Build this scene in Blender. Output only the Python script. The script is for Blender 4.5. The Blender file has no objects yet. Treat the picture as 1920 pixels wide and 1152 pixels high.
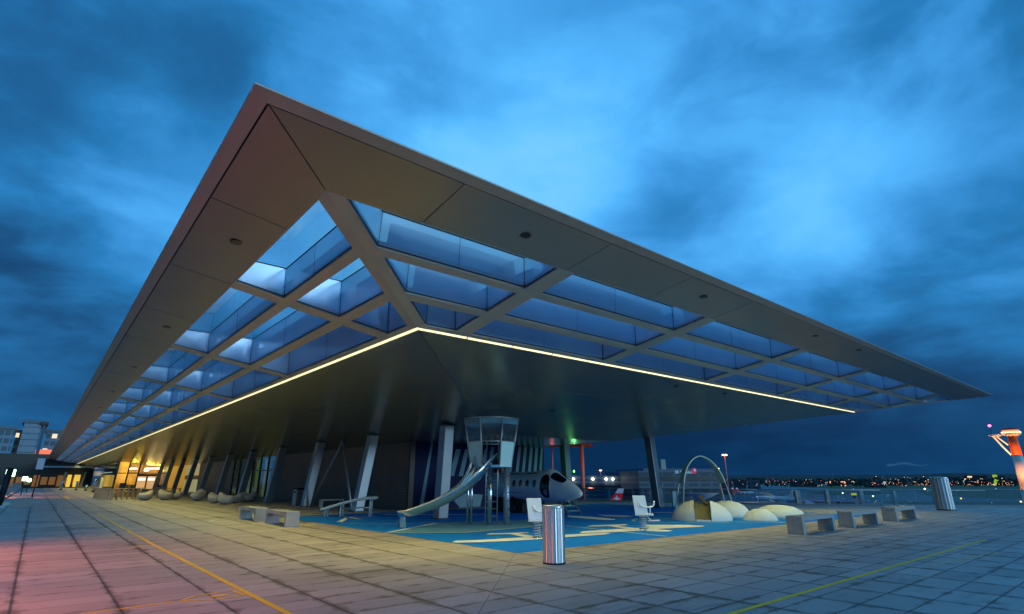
import bpy, bmesh, math, random
from mathutils import Vector, Matrix, noise as mnoise
random.seed(7)
PI = math.pi
S = bpy.context.scene
COL = S.collection

# ------------------------------------------------------------------ camera
FPX, CXP, CYP, YH, EYE = 1008., 960., 576., 901., 1.5
TH = math.atan((YH - CYP) / FPX)
HD = math.radians(49.85)
FW = Vector((math.cos(HD) * math.cos(TH), math.sin(HD) * math.cos(TH), math.sin(TH)))
RT = Vector((math.sin(HD), -math.cos(HD), 0))
UP = RT.cross(FW)
cam = bpy.data.cameras.new('camera')
cam_o = bpy.data.objects.new('camera', cam)
COL.objects.link(cam_o)
cam.sensor_width = 36
cam.lens = 36 * FPX / 1920
cam.clip_start = 0.1
cam.clip_end = 12000
M3 = Matrix((RT, UP, -FW)).transposed()
cam_o.matrix_world = Matrix.Translation((0, 0, EYE)) @ M3.to_4x4()
S.camera = cam_o
CAMP = Vector((0, 0, EYE))

def ray(px, py):
    return ((px - CXP) * RT - (py - CYP) * UP + FPX * FW).normalized()
def G(px, py, z=0.0):                 # point of the photograph that lies at height z
    d = ray(px, py)
    return CAMP + d * ((z - EYE) / d.z)
def AT(px, py, dist):                 # point at a horizontal distance
    d = ray(px, py)
    return CAMP + d * (dist / math.hypot(d.x, d.y))
def YX(px, X, py=YH):                 # y where the sight line reaches the plane x = X
    d = ray(px, py)
    return d.y * X / d.x

# ------------------------------------------------------------------ world: dusk sky with clouds
W = bpy.data.worlds.new('World')
S.world = W
W.use_nodes = True
nt = W.node_tree
nt.nodes.clear()
def N(nt, typ, **kw):
    n = nt.nodes.new(typ)
    for k, v in kw.items():
        if k.startswith('i_'):
            n.inputs[int(k[2:])].default_value = v
        else:
            setattr(n, k, v)
    return n
def MA(nt, op, a, b=None, c=None, clamp=False):
    n = nt.nodes.new('ShaderNodeMath')
    n.operation = op
    n.use_clamp = clamp
    for i, v in enumerate((a, b, c)):
        if v is None: continue
        if isinstance(v, (int, float)): n.inputs[i].default_value = v
        else: nt.links.new(v, n.inputs[i])
    return n.outputs[0]
SKY = [ # directions given as photograph positions, brightness
 ((1000, 300), 1.0), ((1110, 230), .95), ((1200, 215), .90), ((850, 320), 1.0), ((700, 220), .86), ((930, 120), .86), ((1010, 50), .82), ((560, 250), .80), ((780, 100), .70),
 ((1230, 100), .74), ((1350, 60), .60), ((1130, 40), .70), ((600, 70), .66), ((330, 30), .58), ((640, 150), .74),
 ((180, 60), .46), ((380, 130), .48), ((60, 60), .45), ((60, 200), .48), ((230, 190), .56), ((260, 300), .70), ((120, 330), .60), ((60, 400), .52), ((330, 400), .78), ((250, 440), .80), ((370, 330), .72),
 ((60, 500), .24), ((190, 510), .28), ((130, 570), .22), ((40, 600), .42), ((190, 620), .34), ((90, 670), .30), ((60, 720), .12), ((160, 720), .16), ((50, 785), .44), ((130, 775), .40),
 ((1110, 318), 1.12), ((1160, 345), .70), ((1250, 330), .62), ((1180, 420), .66), ((1330, 270), .68), ((1420, 300), .66), ((1300, 380), .58), ((1440, 190), .74), ((1550, 90), .70), ((1530, 230), .62),
 ((1650, 130), .56), ((1640, 292), 1.2), ((1690, 210), .66), ((1850, 180), .68), ((1780, 60), .54), ((1900, 60), .48), ((1580, 330), .60), ((1700, 340), .56),
 ((1490, 350), 1.10), ((1540, 430), 1.22), ((1470, 410), 1.0), ((1600, 450), .78), ((1300, 450), .78), ((1390, 440), .70), ((1380, 360), .58),
 ((1780, 300), .62), ((1850, 370), .48), ((1740, 440), .52), ((1660, 520), .54), ((1500, 530), .56), ((1600, 580), .50), ((1820, 520), .44), ((1720, 640), .36), ((1880, 640), .34), ((1900, 450), .46), ((1860, 560), .56),
 ((1600, 680), .30), ((1780, 740), .20), ((1890, 760), .22),
 ((1300, 850), .05), ((1500, 830), .07), ((1720, 830), .09), ((1890, 830), .12), ((1100, 860), .03), ((1600, 790), .10), ((60, 850), .36)]
tc = N(nt, 'ShaderNodeTexCoord')
nz = N(nt, 'ShaderNodeTexNoise'); nz.inputs['Scale'].default_value = 4.0; nz.inputs['Detail'].default_value = 6; nz.inputs['Roughness'].default_value = .6
sx0 = N(nt, 'ShaderNodeSeparateXYZ'); nt.links.new(tc.outputs['Generated'], sx0.inputs[0])
# cloud layer coordinates: where the view ray meets a high flat layer
zc = MA(nt, 'ADD', MA(nt, 'MAXIMUM', sx0.outputs[2], 0.0), .16)
cx = MA(nt, 'DIVIDE', sx0.outputs[0], zc); cy = MA(nt, 'DIVIDE', sx0.outputs[1], zc)
cmb = N(nt, 'ShaderNodeCombineXYZ'); nt.links.new(cx, cmb.inputs[0]); nt.links.new(cy, cmb.inputs[1])
n2 = N(nt, 'ShaderNodeTexNoise'); n2.inputs['Scale'].default_value = 2.3; n2.inputs['Detail'].default_value = 7; n2.inputs['Roughness'].default_value = .52; n2.inputs['Distortion'].default_value = .3
nt.links.new(cmb.outputs[0], n2.inputs['Vector'])
nt.links.new(tc.outputs['Generated'], nz.inputs['Vector'])
off = N(nt, 'ShaderNodeVectorMath', operation='SUBTRACT'); nt.links.new(nz.outputs['Color'], off.inputs[0]); off.inputs[1].default_value = (.5, .5, .5)
off2 = N(nt, 'ShaderNodeVectorMath', operation='SCALE'); nt.links.new(off.outputs[0], off2.inputs[0]); off2.inputs['Scale'].default_value = .17
addv = N(nt, 'ShaderNodeVectorMath', operation='ADD'); nt.links.new(tc.outputs['Generated'], addv.inputs[0]); nt.links.new(off2.outputs[0], addv.inputs[1])
nrm = N(nt, 'ShaderNodeVectorMath', operation='NORMALIZE'); nt.links.new(addv.outputs[0], nrm.inputs[0])
pts = [(ray(*p), v) for p, v in SKY] + [(Vector((-.7, -.6, .35)).normalized(), .75), (Vector((0, 0, 1)), .7), (Vector((.9, -.4, .4)).normalized(), .5), (Vector((-.6, .7, .6)).normalized(), .45), (Vector((0, -.9, .3)).normalized(), 1.2), (Vector((.4, -.85, .35)).normalized(), 1.2), (Vector((-.35, -.85, .4)).normalized(), 1.0)]
sw = sv = None
for d, v in pts:
    dp = N(nt, 'ShaderNodeVectorMath', operation='DOT_PRODUCT')
    nt.links.new(nrm.outputs[0], dp.inputs[0]); dp.inputs[1].default_value = d
    w = MA(nt, 'EXPONENT', MA(nt, 'MULTIPLY_ADD', dp.outputs['Value'], 330., -330.))
    if sw is None:
        sw = MA(nt, 'ADD', w, 1e-9); sv = MA(nt, 'MULTIPLY_ADD', w, v, .4e-9)
    else:
        sw = MA(nt, 'ADD', sw, w); sv = MA(nt, 'MULTIPLY_ADD', w, v, sv)
t = MA(nt, 'DIVIDE', sv, sw)
amp = MA(nt, 'MAXIMUM', MA(nt, 'MULTIPLY_ADD', t, -.85, 1.08), .25)
cl_ = N(nt, 'ShaderNodeMapRange'); cl_.interpolation_type = 'SMOOTHSTEP'; cl_.inputs['From Min'].default_value = .37; cl_.inputs['From Max'].default_value = .63; cl_.inputs['To Min'].default_value = -.26; cl_.inputs['To Max'].default_value = .26
n3 = N(nt, 'ShaderNodeTexNoise'); n3.inputs['Scale'].default_value = 3.6; n3.inputs['Detail'].default_value = 6; n3.inputs['Roughness'].default_value = .5; n3.inputs['Distortion'].default_value = .5
mp3 = N(nt, 'ShaderNodeMapping'); mp3.inputs['Scale'].default_value = (1, 1, 1.9); mp3.inputs['Location'].default_value = (3.1, .4, 1.7); nt.links.new(tc.outputs['Generated'], mp3.inputs['Vector']); nt.links.new(mp3.outputs[0], n3.inputs['Vector'])
nt.links.new(MA(nt, 'ADD', MA(nt, 'MULTIPLY', n2.outputs['Fac'], .35), MA(nt, 'MULTIPLY', n3.outputs['Fac'], .65)), cl_.inputs['Value'])
hz0 = N(nt, 'ShaderNodeMapRange'); hz0.interpolation_type = 'SMOOTHSTEP'; hz0.inputs['From Min'].default_value = .02; hz0.inputs['From Max'].default_value = .34; hz0.inputs['To Min'].default_value = .12
nt.links.new(sx0.outputs[2], hz0.inputs['Value'])
t = MA(nt, 'ADD', t, MA(nt, 'MULTIPLY', cl_.outputs[0], MA(nt, 'MULTIPLY', amp, hz0.outputs[0])))
t = MA(nt, 'ADD', t, MA(nt, 'MULTIPLY_ADD', nz.outputs['Fac'], .16, -.08))
t = MA(nt, 'MULTIPLY', t, .8)
cr = N(nt, 'ShaderNodeValToRGB')
el = cr.color_ramp.elements
stops = [(0.0, (.003, .026, .085)), (.12, (.005, .045, .135)), (.28, (.010, .090, .245)), (.50, (.020, .200, .50)), (.68, (.050, .32, .76)), (.86, (.088, .47, 1.0)), (1.0, (.15, .58, 1.0)), (1.25, (.34, .70, .98))]
stops = [(p * .8, c) for p, c in stops]
el[0].position, el[0].color = stops[0][0], stops[0][1] + (1,)
el[1].position, el[1].color = stops[-1][0], stops[-1][1] + (1,)
for p, c in stops[1:-1]:
    e = el.new(p); e.color = c + (1,)
nt.links.new(t, cr.inputs[0])
sky = N(nt, 'ShaderNodeTexSky'); sky.sky_type = 'NISHITA'; sky.sun_disc = False
sky.sun_elevation = math.radians(-2); sky.sun_rotation = math.radians(215)
mx = N(nt, 'ShaderNodeMix', data_type='RGBA'); mx.blend_type = 'ADD'; mx.inputs[0].default_value = .02
nt.links.new(cr.outputs[0], mx.inputs[6]); nt.links.new(sky.outputs[0], mx.inputs[7])
bg = N(nt, 'ShaderNodeBackground'); nt.links.new(mx.outputs[2], bg.inputs[0]); bg.inputs[1].default_value = 1.0
wo = N(nt, 'ShaderNodeOutputWorld'); nt.links.new(bg.outputs[0], wo.inputs[0])

# weak fill sun added behind the camera to brighten panels facing it
sun = bpy.data.lights.new('fill_sun', 'SUN'); sun.energy = .85; sun.angle = math.radians(16); sun.color = (.50, .78, 1)
so = bpy.data.objects.new('fill_sun', sun); COL.objects.link(so)
so.rotation_euler = Vector((-.30, .93, -.15)).to_track_quat('-Z', 'Y').to_euler()

S.view_settings.view_transform = 'Standard'
S.view_settings.look = 'None'
S.view_settings.exposure = 0
S.view_settings.gamma = 1
S.render.engine = 'CYCLES'
S.cycles.sample_clamp_indirect = 4
S.cycles.transparent_max_bounces = 24
S.render.resolution_x, S.render.resolution_y = 1024, 614

# ------------------------------------------------------------------ materials
MATS = {}
def mat(name, col=(.5, .5, .5), rough=.5, metal=0., emit=None, es=0., var=.0, vscale=4., bump=0., bscale=40., alpha=None, spec=.5, rvar=0.):
    if name in MATS: return MATS[name]
    m = bpy.data.materials.new(name); m.use_nodes = True
    t = m.node_tree; b = t.nodes['Principled BSDF']
    b.inputs['Base Color'].default_value = tuple(col) + (1,)
    b.inputs['Roughness'].default_value = rough
    b.inputs['Metallic'].default_value = metal
    b.inputs['Specular IOR Level'].default_value = spec
    if emit:
        b.inputs['Emission Color'].default_value = tuple(emit) + (1,)
        b.inputs['Emission Strength'].default_value = es
    tcn = N(t, 'ShaderNodeTexCoord')
    if var or rvar:
        n = N(t, 'ShaderNodeTexNoise'); n.inputs['Scale'].default_value = vscale; n.inputs['Detail'].default_value = 5
        t.links.new(tcn.outputs['Object'], n.inputs['Vector'])
        if var:
            r = N(t, 'ShaderNodeMix', data_type='RGBA')
            r.inputs[6].default_value = tuple(c * (1 - var) for c in col) + (1,)
            r.inputs[7].default_value = tuple(min(1, c * (1 + var)) for c in col) + (1,)
            t.links.new(n.outputs['Fac'], r.inputs[0]); t.links.new(r.outputs[2], b.inputs['Base Color'])
        if rvar:
            t.links.new(MA(t, 'MULTIPLY_ADD', n.outputs['Fac'], rvar * 2, rough - rvar), b.inputs['Roughness'])
    if bump:
        n = N(t, 'ShaderNodeTexNoise'); n.inputs['Scale'].default_value = bscale; n.inputs['Detail'].default_value = 3
        t.links.new(tcn.outputs['Object'], n.inputs['Vector'])
        bp = N(t, 'ShaderNodeBump'); bp.inputs['Strength'].default_value = bump; bp.inputs['Distance'].default_value = .02
        t.links.new(n.outputs['Fac'], bp.inputs['Height']); t.links.new(bp.outputs[0], b.inputs['Normal'])
    MATS[name] = m
    return m
def glass(name, tint=(.9, .95, 1), refl=.12, rough=.03):
    if name in MATS: return MATS[name]
    m = bpy.data.materials.new(name); m.use_nodes = True
    t = m.node_tree; t.nodes.clear()
    tr = N(t, 'ShaderNodeBsdfTransparent'); tr.inputs[0].default_value = tuple(tint) + (1,)
    gl = N(t, 'ShaderNodeBsdfGlossy'); gl.inputs['Roughness'].default_value = rough
    fr = N(t, 'ShaderNodeLayerWeight'); fr.inputs[0].default_value = .25
    mixs = N(t, 'ShaderNodeMixShader')
    t.links.new(MA(t, 'MULTIPLY_ADD', fr.outputs['Facing'], .5, refl * .4, clamp=True), mixs.inputs[0])
    t.links.new(tr.outputs[0], mixs.inputs[1]); t.links.new(gl.outputs[0], mixs.inputs[2])
    o = N(t, 'ShaderNodeOutputMaterial'); t.links.new(mixs.outputs[0], o.inputs[0])
    MATS[name] = m
    return m

def deck_mat():
    m = bpy.data.materials.new('deck_slabs'); m.use_nodes = True
    t = m.node_tree; b = t.nodes['Principled BSDF']; L = t.links
    geo = N(t, 'ShaderNodeNewGeometry'); sp = N(t, 'ShaderNodeSeparateXYZ'); L.new(geo.outputs['Position'], sp.inputs[0])
    x, y = sp.outputs[0], sp.outputs[1]
    wob = N(t, 'ShaderNodeTexNoise'); wob.inputs['Scale'].default_value = 9; wob.inputs['Detail'].default_value = 4; L.new(geo.outputs['Position'], wob.inputs['Vector'])
    wv = MA(t, 'MULTIPLY_ADD', wob.outputs['Fac'], .03, -.015)
    def joint(c, off, step, w):
        u = MA(t, 'DIVIDE', MA(t, 'SUBTRACT', MA(t, 'ADD', c, wv), off), step)
        f = MA(t, 'ABSOLUTE', MA(t, 'SUBTRACT', MA(t, 'FRACT', u), .5))          # .5 at a joint
        d = MA(t, 'MULTIPLY', MA(t, 'SUBTRACT', .5, f), step)
        return MA(t, 'SUBTRACT', 1., MA(t, 'DIVIDE', d, w, clamp=True)), d, MA(t, 'FLOOR', u)
    jx, dx, ix = joint(x, 1.11, 1.032, .027)
    jy, dy, iy = joint(y, 3.02, .533, .024)
    # the seam that runs at 45 degrees from the corner of the play mat
    sd = MA(t, 'ABSOLUTE', MA(t, 'SUBTRACT', MA(t, 'SUBTRACT', y, x), 1.42))
    right = MA(t, 'LESS_THAN', MA(t, 'SUBTRACT', y, x), 1.42)
    seam = MA(t, 'MULTIPLY', MA(t, 'SUBTRACT', 1., MA(t, 'DIVIDE', sd, .012, clamp=True)), MA(t, 'LESS_THAN', x, 8.25))
    bigx = MA(t, 'MULTIPLY', jx, .95)
    smally = MA(t, 'MULTIPLY', jy, MA(t, 'MULTIPLY_ADD', right, .42, .42))
    J = MA(t, 'MAXIMUM', MA(t, 'MAXIMUM', bigx, smally), seam)
    cell = N(t, 'ShaderNodeCombineXYZ'); L.new(ix, cell.inputs[0]); L.new(iy, cell.inputs[1])
    wn = N(t, 'ShaderNodeTexWhiteNoise'); wn.noise_dimensions = '2D'; L.new(cell.outputs[0], wn.inputs['Vector'])
    big = N(t, 'ShaderNodeTexNoise'); big.inputs['Scale'].default_value = .33; big.inputs['Detail'].default_value = 6; big.inputs['Roughness'].default_value = .62; L.new(geo.outputs['Position'], big.inputs['Vector'])
    # streaks drawn out across the boards
    mp = N(t, 'ShaderNodeMapping'); mp.inputs['Scale'].default_value = (.55, 5.5, 1); L.new(geo.outputs['Position'], mp.inputs['Vector'])
    st = N(t, 'ShaderNodeTexNoise'); st.inputs['Scale'].default_value = 1.4; st.inputs['Detail'].default_value = 5; L.new(mp.outputs[0], st.inputs['Vector'])
    fine = N(t, 'ShaderNodeTexNoise'); fine.inputs['Scale'].default_value = 70; fine.inputs['Detail'].default_value = 3; L.new(geo.outputs['Position'], fine.inputs['Vector'])
    near = MA(t, 'SUBTRACT', 1., MA(t, 'DIVIDE', MA(t, 'MINIMUM', dx, MA(t, 'ADD', dy, .05)), .22, clamp=True))
    moss = N(t, 'ShaderNodeTexNoise'); moss.inputs['Scale'].default_value = 2.6; moss.inputs['Detail'].default_value = 5; moss.inputs['Roughness'].default_value = .6; L.new(geo.outputs['Position'], moss.inputs['Vector'])
    reg = MA(t, 'MULTIPLY_ADD', big.outputs['Fac'], 1.1, -.55)
    stain = MA(t, 'MULTIPLY_ADD', MA(t, 'ADD', MA(t, 'ADD', MA(t, 'MULTIPLY', near, .75), MA(t, 'MULTIPLY', moss.outputs['Fac'], 1.7)), reg), 3.6, -4.75, clamp=True)
    wet = MA(t, 'MULTIPLY_ADD', big.outputs['Fac'], 7., -3.45, clamp=True)
    ws = MA(t, 'MULTIPLY', wet, MA(t, 'MULTIPLY_ADD', st.outputs['Fac'], 5., -2.2, clamp=True))
    val = MA(t, 'MULTIPLY_ADD', wn.outputs['Value'], .26, .84)
    val = MA(t, 'MULTIPLY', val, MA(t, 'MULTIPLY_ADD', st.outputs['Fac'], .35, .80))
    val = MA(t, 'MULTIPLY', val, MA(t, 'MULTIPLY_ADD', fine.outputs['Fac'], .22, .89))
    val = MA(t, 'MULTIPLY', val, MA(t, 'SUBTRACT', 1., MA(t, 'MULTIPLY', ws, .55)))
    val = MA(t, 'MULTIPLY', val, MA(t, 'SUBTRACT', 1., MA(t, 'MULTIPLY', J, .74)))
    base = N(t, 'ShaderNodeMix', data_type='RGBA'); base.inputs[6].default_value = (.415, .385, .37, 1); base.inputs[7].default_value = (.12, .105, .055, 1)
    L.new(MA(t, 'MULTIPLY', stain, .72), base.inputs[0])
    mul = N(t, 'ShaderNodeVectorMath', operation='SCALE'); L.new(base.outputs[2], mul.inputs[0]); L.new(val, mul.inputs['Scale'])
    L.new(mul.outputs[0], b.inputs['Base Color'])
    r = MA(t, 'SUBTRACT', MA(t, 'MULTIPLY_ADD', fine.outputs['Fac'], .2, .50), MA(t, 'MULTIPLY', ws, .25))
    L.new(r, b.inputs['Roughness'])
    bp = N(t, 'ShaderNodeBump'); bp.inputs['Strength'].default_value = .6; bp.inputs['Distance'].default_value = .012
    hgt = MA(t, 'SUBTRACT', MA(t, 'MULTIPLY', fine.outputs['Fac'], .12), J)
    L.new(hgt, bp.inputs['Height']); L.new(bp.outputs[0], b.inputs['Normal'])
    return m

def soffit_mat(name, col, rough, metal=.8):
    m = bpy.data.materials.new(name); m.use_nodes = True
    t = m.node_tree; b = t.nodes['Principled BSDF']; L = t.links
    geo = N(t, 'ShaderNodeNewGeometry')
    n = N(t, 'ShaderNodeTexNoise'); n.inputs['Scale'].default_value = .9; n.inputs['Detail'].default_value = 2; L.new(geo.outputs['Position'], n.inputs['Vector'])
    bp = N(t, 'ShaderNodeBump'); bp.inputs['Strength'].default_value = .08; bp.inputs['Distance'].default_value = .10
    L.new(n.outputs['Fac'], bp.inputs['Height']); L.new(bp.outputs[0], b.inputs['Normal'])
    b.inputs['Base Color'].default_value = tuple(col) + (1,)
    b.inputs['Metallic'].default_value = metal
    L.new(MA(t, 'MULTIPLY_ADD', n.outputs['Fac'], .12, rough - .06), b.inputs['Roughness'])
    MATS[name] = m
    return m

def ribbed(name, col, scale, axis='Z', rough=.5, metal=0., depth=.03):
    m = bpy.data.materials.new(name); m.use_nodes = True
    t = m.node_tree; b = t.nodes['Principled BSDF']; L = t.links
    geo = N(t, 'ShaderNodeNewGeometry'); sp = N(t, 'ShaderNodeSeparateXYZ'); L.new(geo.outputs['Position'], sp.inputs[0])
    f = MA(t, 'FRACT', MA(t, 'MULTIPLY', sp.outputs['XYZ'.index(axis)], scale))
    g = MA(t, 'LESS_THAN', f, .14)
    n = N(t, 'ShaderNodeTexNoise'); n.inputs['Scale'].default_value = 1.3; n.inputs['Detail'].default_value = 4; L.new(geo.outputs['Position'], n.inputs['Vector'])
    v = MA(t, 'MULTIPLY', MA(t, 'SUBTRACT', 1., MA(t, 'MULTIPLY', g, .55)), MA(t, 'MULTIPLY_ADD', n.outputs['Fac'], .5, .75))
    cc = N(t, 'ShaderNodeVectorMath', operation='SCALE'); cc.inputs[0].default_value = col; L.new(v, cc.inputs['Scale'])
    L.new(cc.outputs[0], b.inputs['Base Color']); b.inputs['Roughness'].default_value = rough; b.inputs['Metallic'].default_value = metal
    bp = N(t, 'ShaderNodeBump'); bp.inputs['Strength'].default_value = .7; bp.inputs['Distance'].default_value = depth; L.new(MA(t, 'SUBTRACT', 1., g), bp.inputs['Height']); L.new(bp.outputs[0], b.inputs['Normal'])
    MATS[name] = m
    return m

def windows_mat(name, wall, lit, sx, sz, frac, es=1.2, axis='XY'):
    """far facade: storeys of glazing, some rooms lit"""
    m = bpy.data.materials.new(name); m.use_nodes = True
    t = m.node_tree; b = t.nodes['Principled BSDF']; L = t.links
    geo = N(t, 'ShaderNodeNewGeometry'); sp = N(t, 'ShaderNodeSeparateXYZ'); L.new(geo.outputs['Position'], sp.inputs[0])
    h = MA(t, 'ADD', sp.outputs[0], sp.outputs[1]) if axis == 'XY' else MA(t, 'SUBTRACT', sp.outputs[0], sp.outputs[1])
    u = MA(t, 'MULTIPLY', h, 1 / sx); w = MA(t, 'MULTIPLY', sp.outputs[2], 1 / sz)
    c = N(t, 'ShaderNodeCombineXYZ'); L.new(MA(t, 'FLOOR', u), c.inputs[0]); L.new(MA(t, 'FLOOR', w), c.inputs[1])
    wn = N(t, 'ShaderNodeTexWhiteNoise'); wn.noise_dimensions = '2D'; L.new(c.outputs[0], wn.inputs['Vector'])
    on = MA(t, 'LESS_THAN', wn.outputs['Value'], frac)
    fu, fw_ = MA(t, 'FRACT', u), MA(t, 'FRACT', w)
    win = MA(t, 'MULTIPLY', MA(t, 'MULTIPLY', MA(t, 'GREATER_THAN', fu, .12), MA(t, 'LESS_THAN', fu, .9)), MA(t, 'MULTIPLY', MA(t, 'GREATER_THAN', fw_, .25), MA(t, 'LESS_THAN', fw_, .85)))
    mixc = N(t, 'ShaderNodeMix', data_type='RGBA'); mixc.inputs[6].default_value = tuple(wall) + (1,); mixc.inputs[7].default_value = tuple(x * .45 for x in wall) + (1,)
    L.new(win, mixc.inputs[0]); L.new(mixc.outputs[2], b.inputs['Base Color'])
    b.inputs['Roughness'].default_value = .6
    b.inputs['Emission Color'].default_value = tuple(lit) + (1,)
    L.new(MA(t, 'MULTIPLY', MA(t, 'MULTIPLY', on, win), es), b.inputs['Emission Strength'])
    MATS[name] = m
    return m

m_deck = deck_mat()
m_sof_out = soffit_mat('soffit_outer', (.27, .25, .235), .33)
m_sof_in = soffit_mat('soffit_inner', (.25, .26, .18), .24, .6)
m_fascia = mat('fascia_metal', (.44, .40, .37), .42, .7, var=.08)
m_beam = mat('beam_paint', (.50, .47, .40), .45, .35, var=.06)
m_well = mat('skylight_wall', (.66, .80, .95), .14, .85, var=.08, vscale=.8)
def frosted():
    m = bpy.data.materials.new('frosted_roof_glass'); m.use_nodes = True; t = m.node_tree; t.nodes.clear()
    tr = N(t, 'ShaderNodeBsdfTransparent'); tr.inputs[0].default_value = (.84, .93, 1, 1)
    p = N(t, 'ShaderNodeBsdfPrincipled'); p.inputs['Base Color'].default_value = (.56, .70, .88, 1); p.inputs['Roughness'].default_value = .2; p.inputs['Metallic'].default_value = .35
    geo = N(t, 'ShaderNodeNewGeometry'); n = N(t, 'ShaderNodeTexNoise'); n.inputs['Scale'].default_value = .7; n.inputs['Detail'].default_value = 3; t.links.new(geo.outputs['Position'], n.inputs['Vector'])
    mx = N(t, 'ShaderNodeMixShader'); t.links.new(MA(t, 'MULTIPLY_ADD', n.outputs['Fac'], .36, .56, clamp=True), mx.inputs[0])
    t.links.new(tr.outputs[0], mx.inputs[1]); t.links.new(p.outputs[0], mx.inputs[2])
    o = N(t, 'ShaderNodeOutputMaterial'); t.links.new(mx.outputs[0], o.inputs[0]); return m
m_well = frosted()
m_dark = mat('dark_frame', (.02, .02, .024), .4, .3)
m_joint = mat('joint_black', (.008, .008, .008), .9)
m_pane = glass('roof_glass', (.96, .98, 1), .08)
m_glass = glass('clear_glass', (.88, .95, .95), .3)
m_strip = mat('light_strip', (1, 1, .9), .5, emit=(1, .89, .50), es=1.25)
m_col = mat('column_steel', (.25, .26, .27), .36, .6, var=.1, vscale=1.5, rvar=.06)
m_steel = mat('brushed_steel', (.60, .61, .62), .16, 1., rvar=.05, vscale=6)
m_bin = mat('bin_steel', (.66, .67, .68), .34, 1., rvar=.04, vscale=2)
m_bin.node_tree.nodes['Principled BSDF'].inputs['Anisotropic'].default_value = .85
m_bin.node_tree.nodes['Principled BSDF'].inputs['Anisotropic Rotation'].default_value = .25
m_conc = mat('bench_concrete', (.33, .33, .33), .75, var=.22, vscale=9, bump=.5, bscale=60)
m_white = mat('white_paint', (.80, .82, .84), .35, var=.04)
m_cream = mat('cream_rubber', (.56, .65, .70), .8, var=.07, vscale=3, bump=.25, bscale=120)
m_stone = mat('pebble_stone', (.50, .47, .42), .7, var=.12, vscale=7, bump=.3)
m_black = mat('black_void', (.006, .006, .008), .6)

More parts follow.
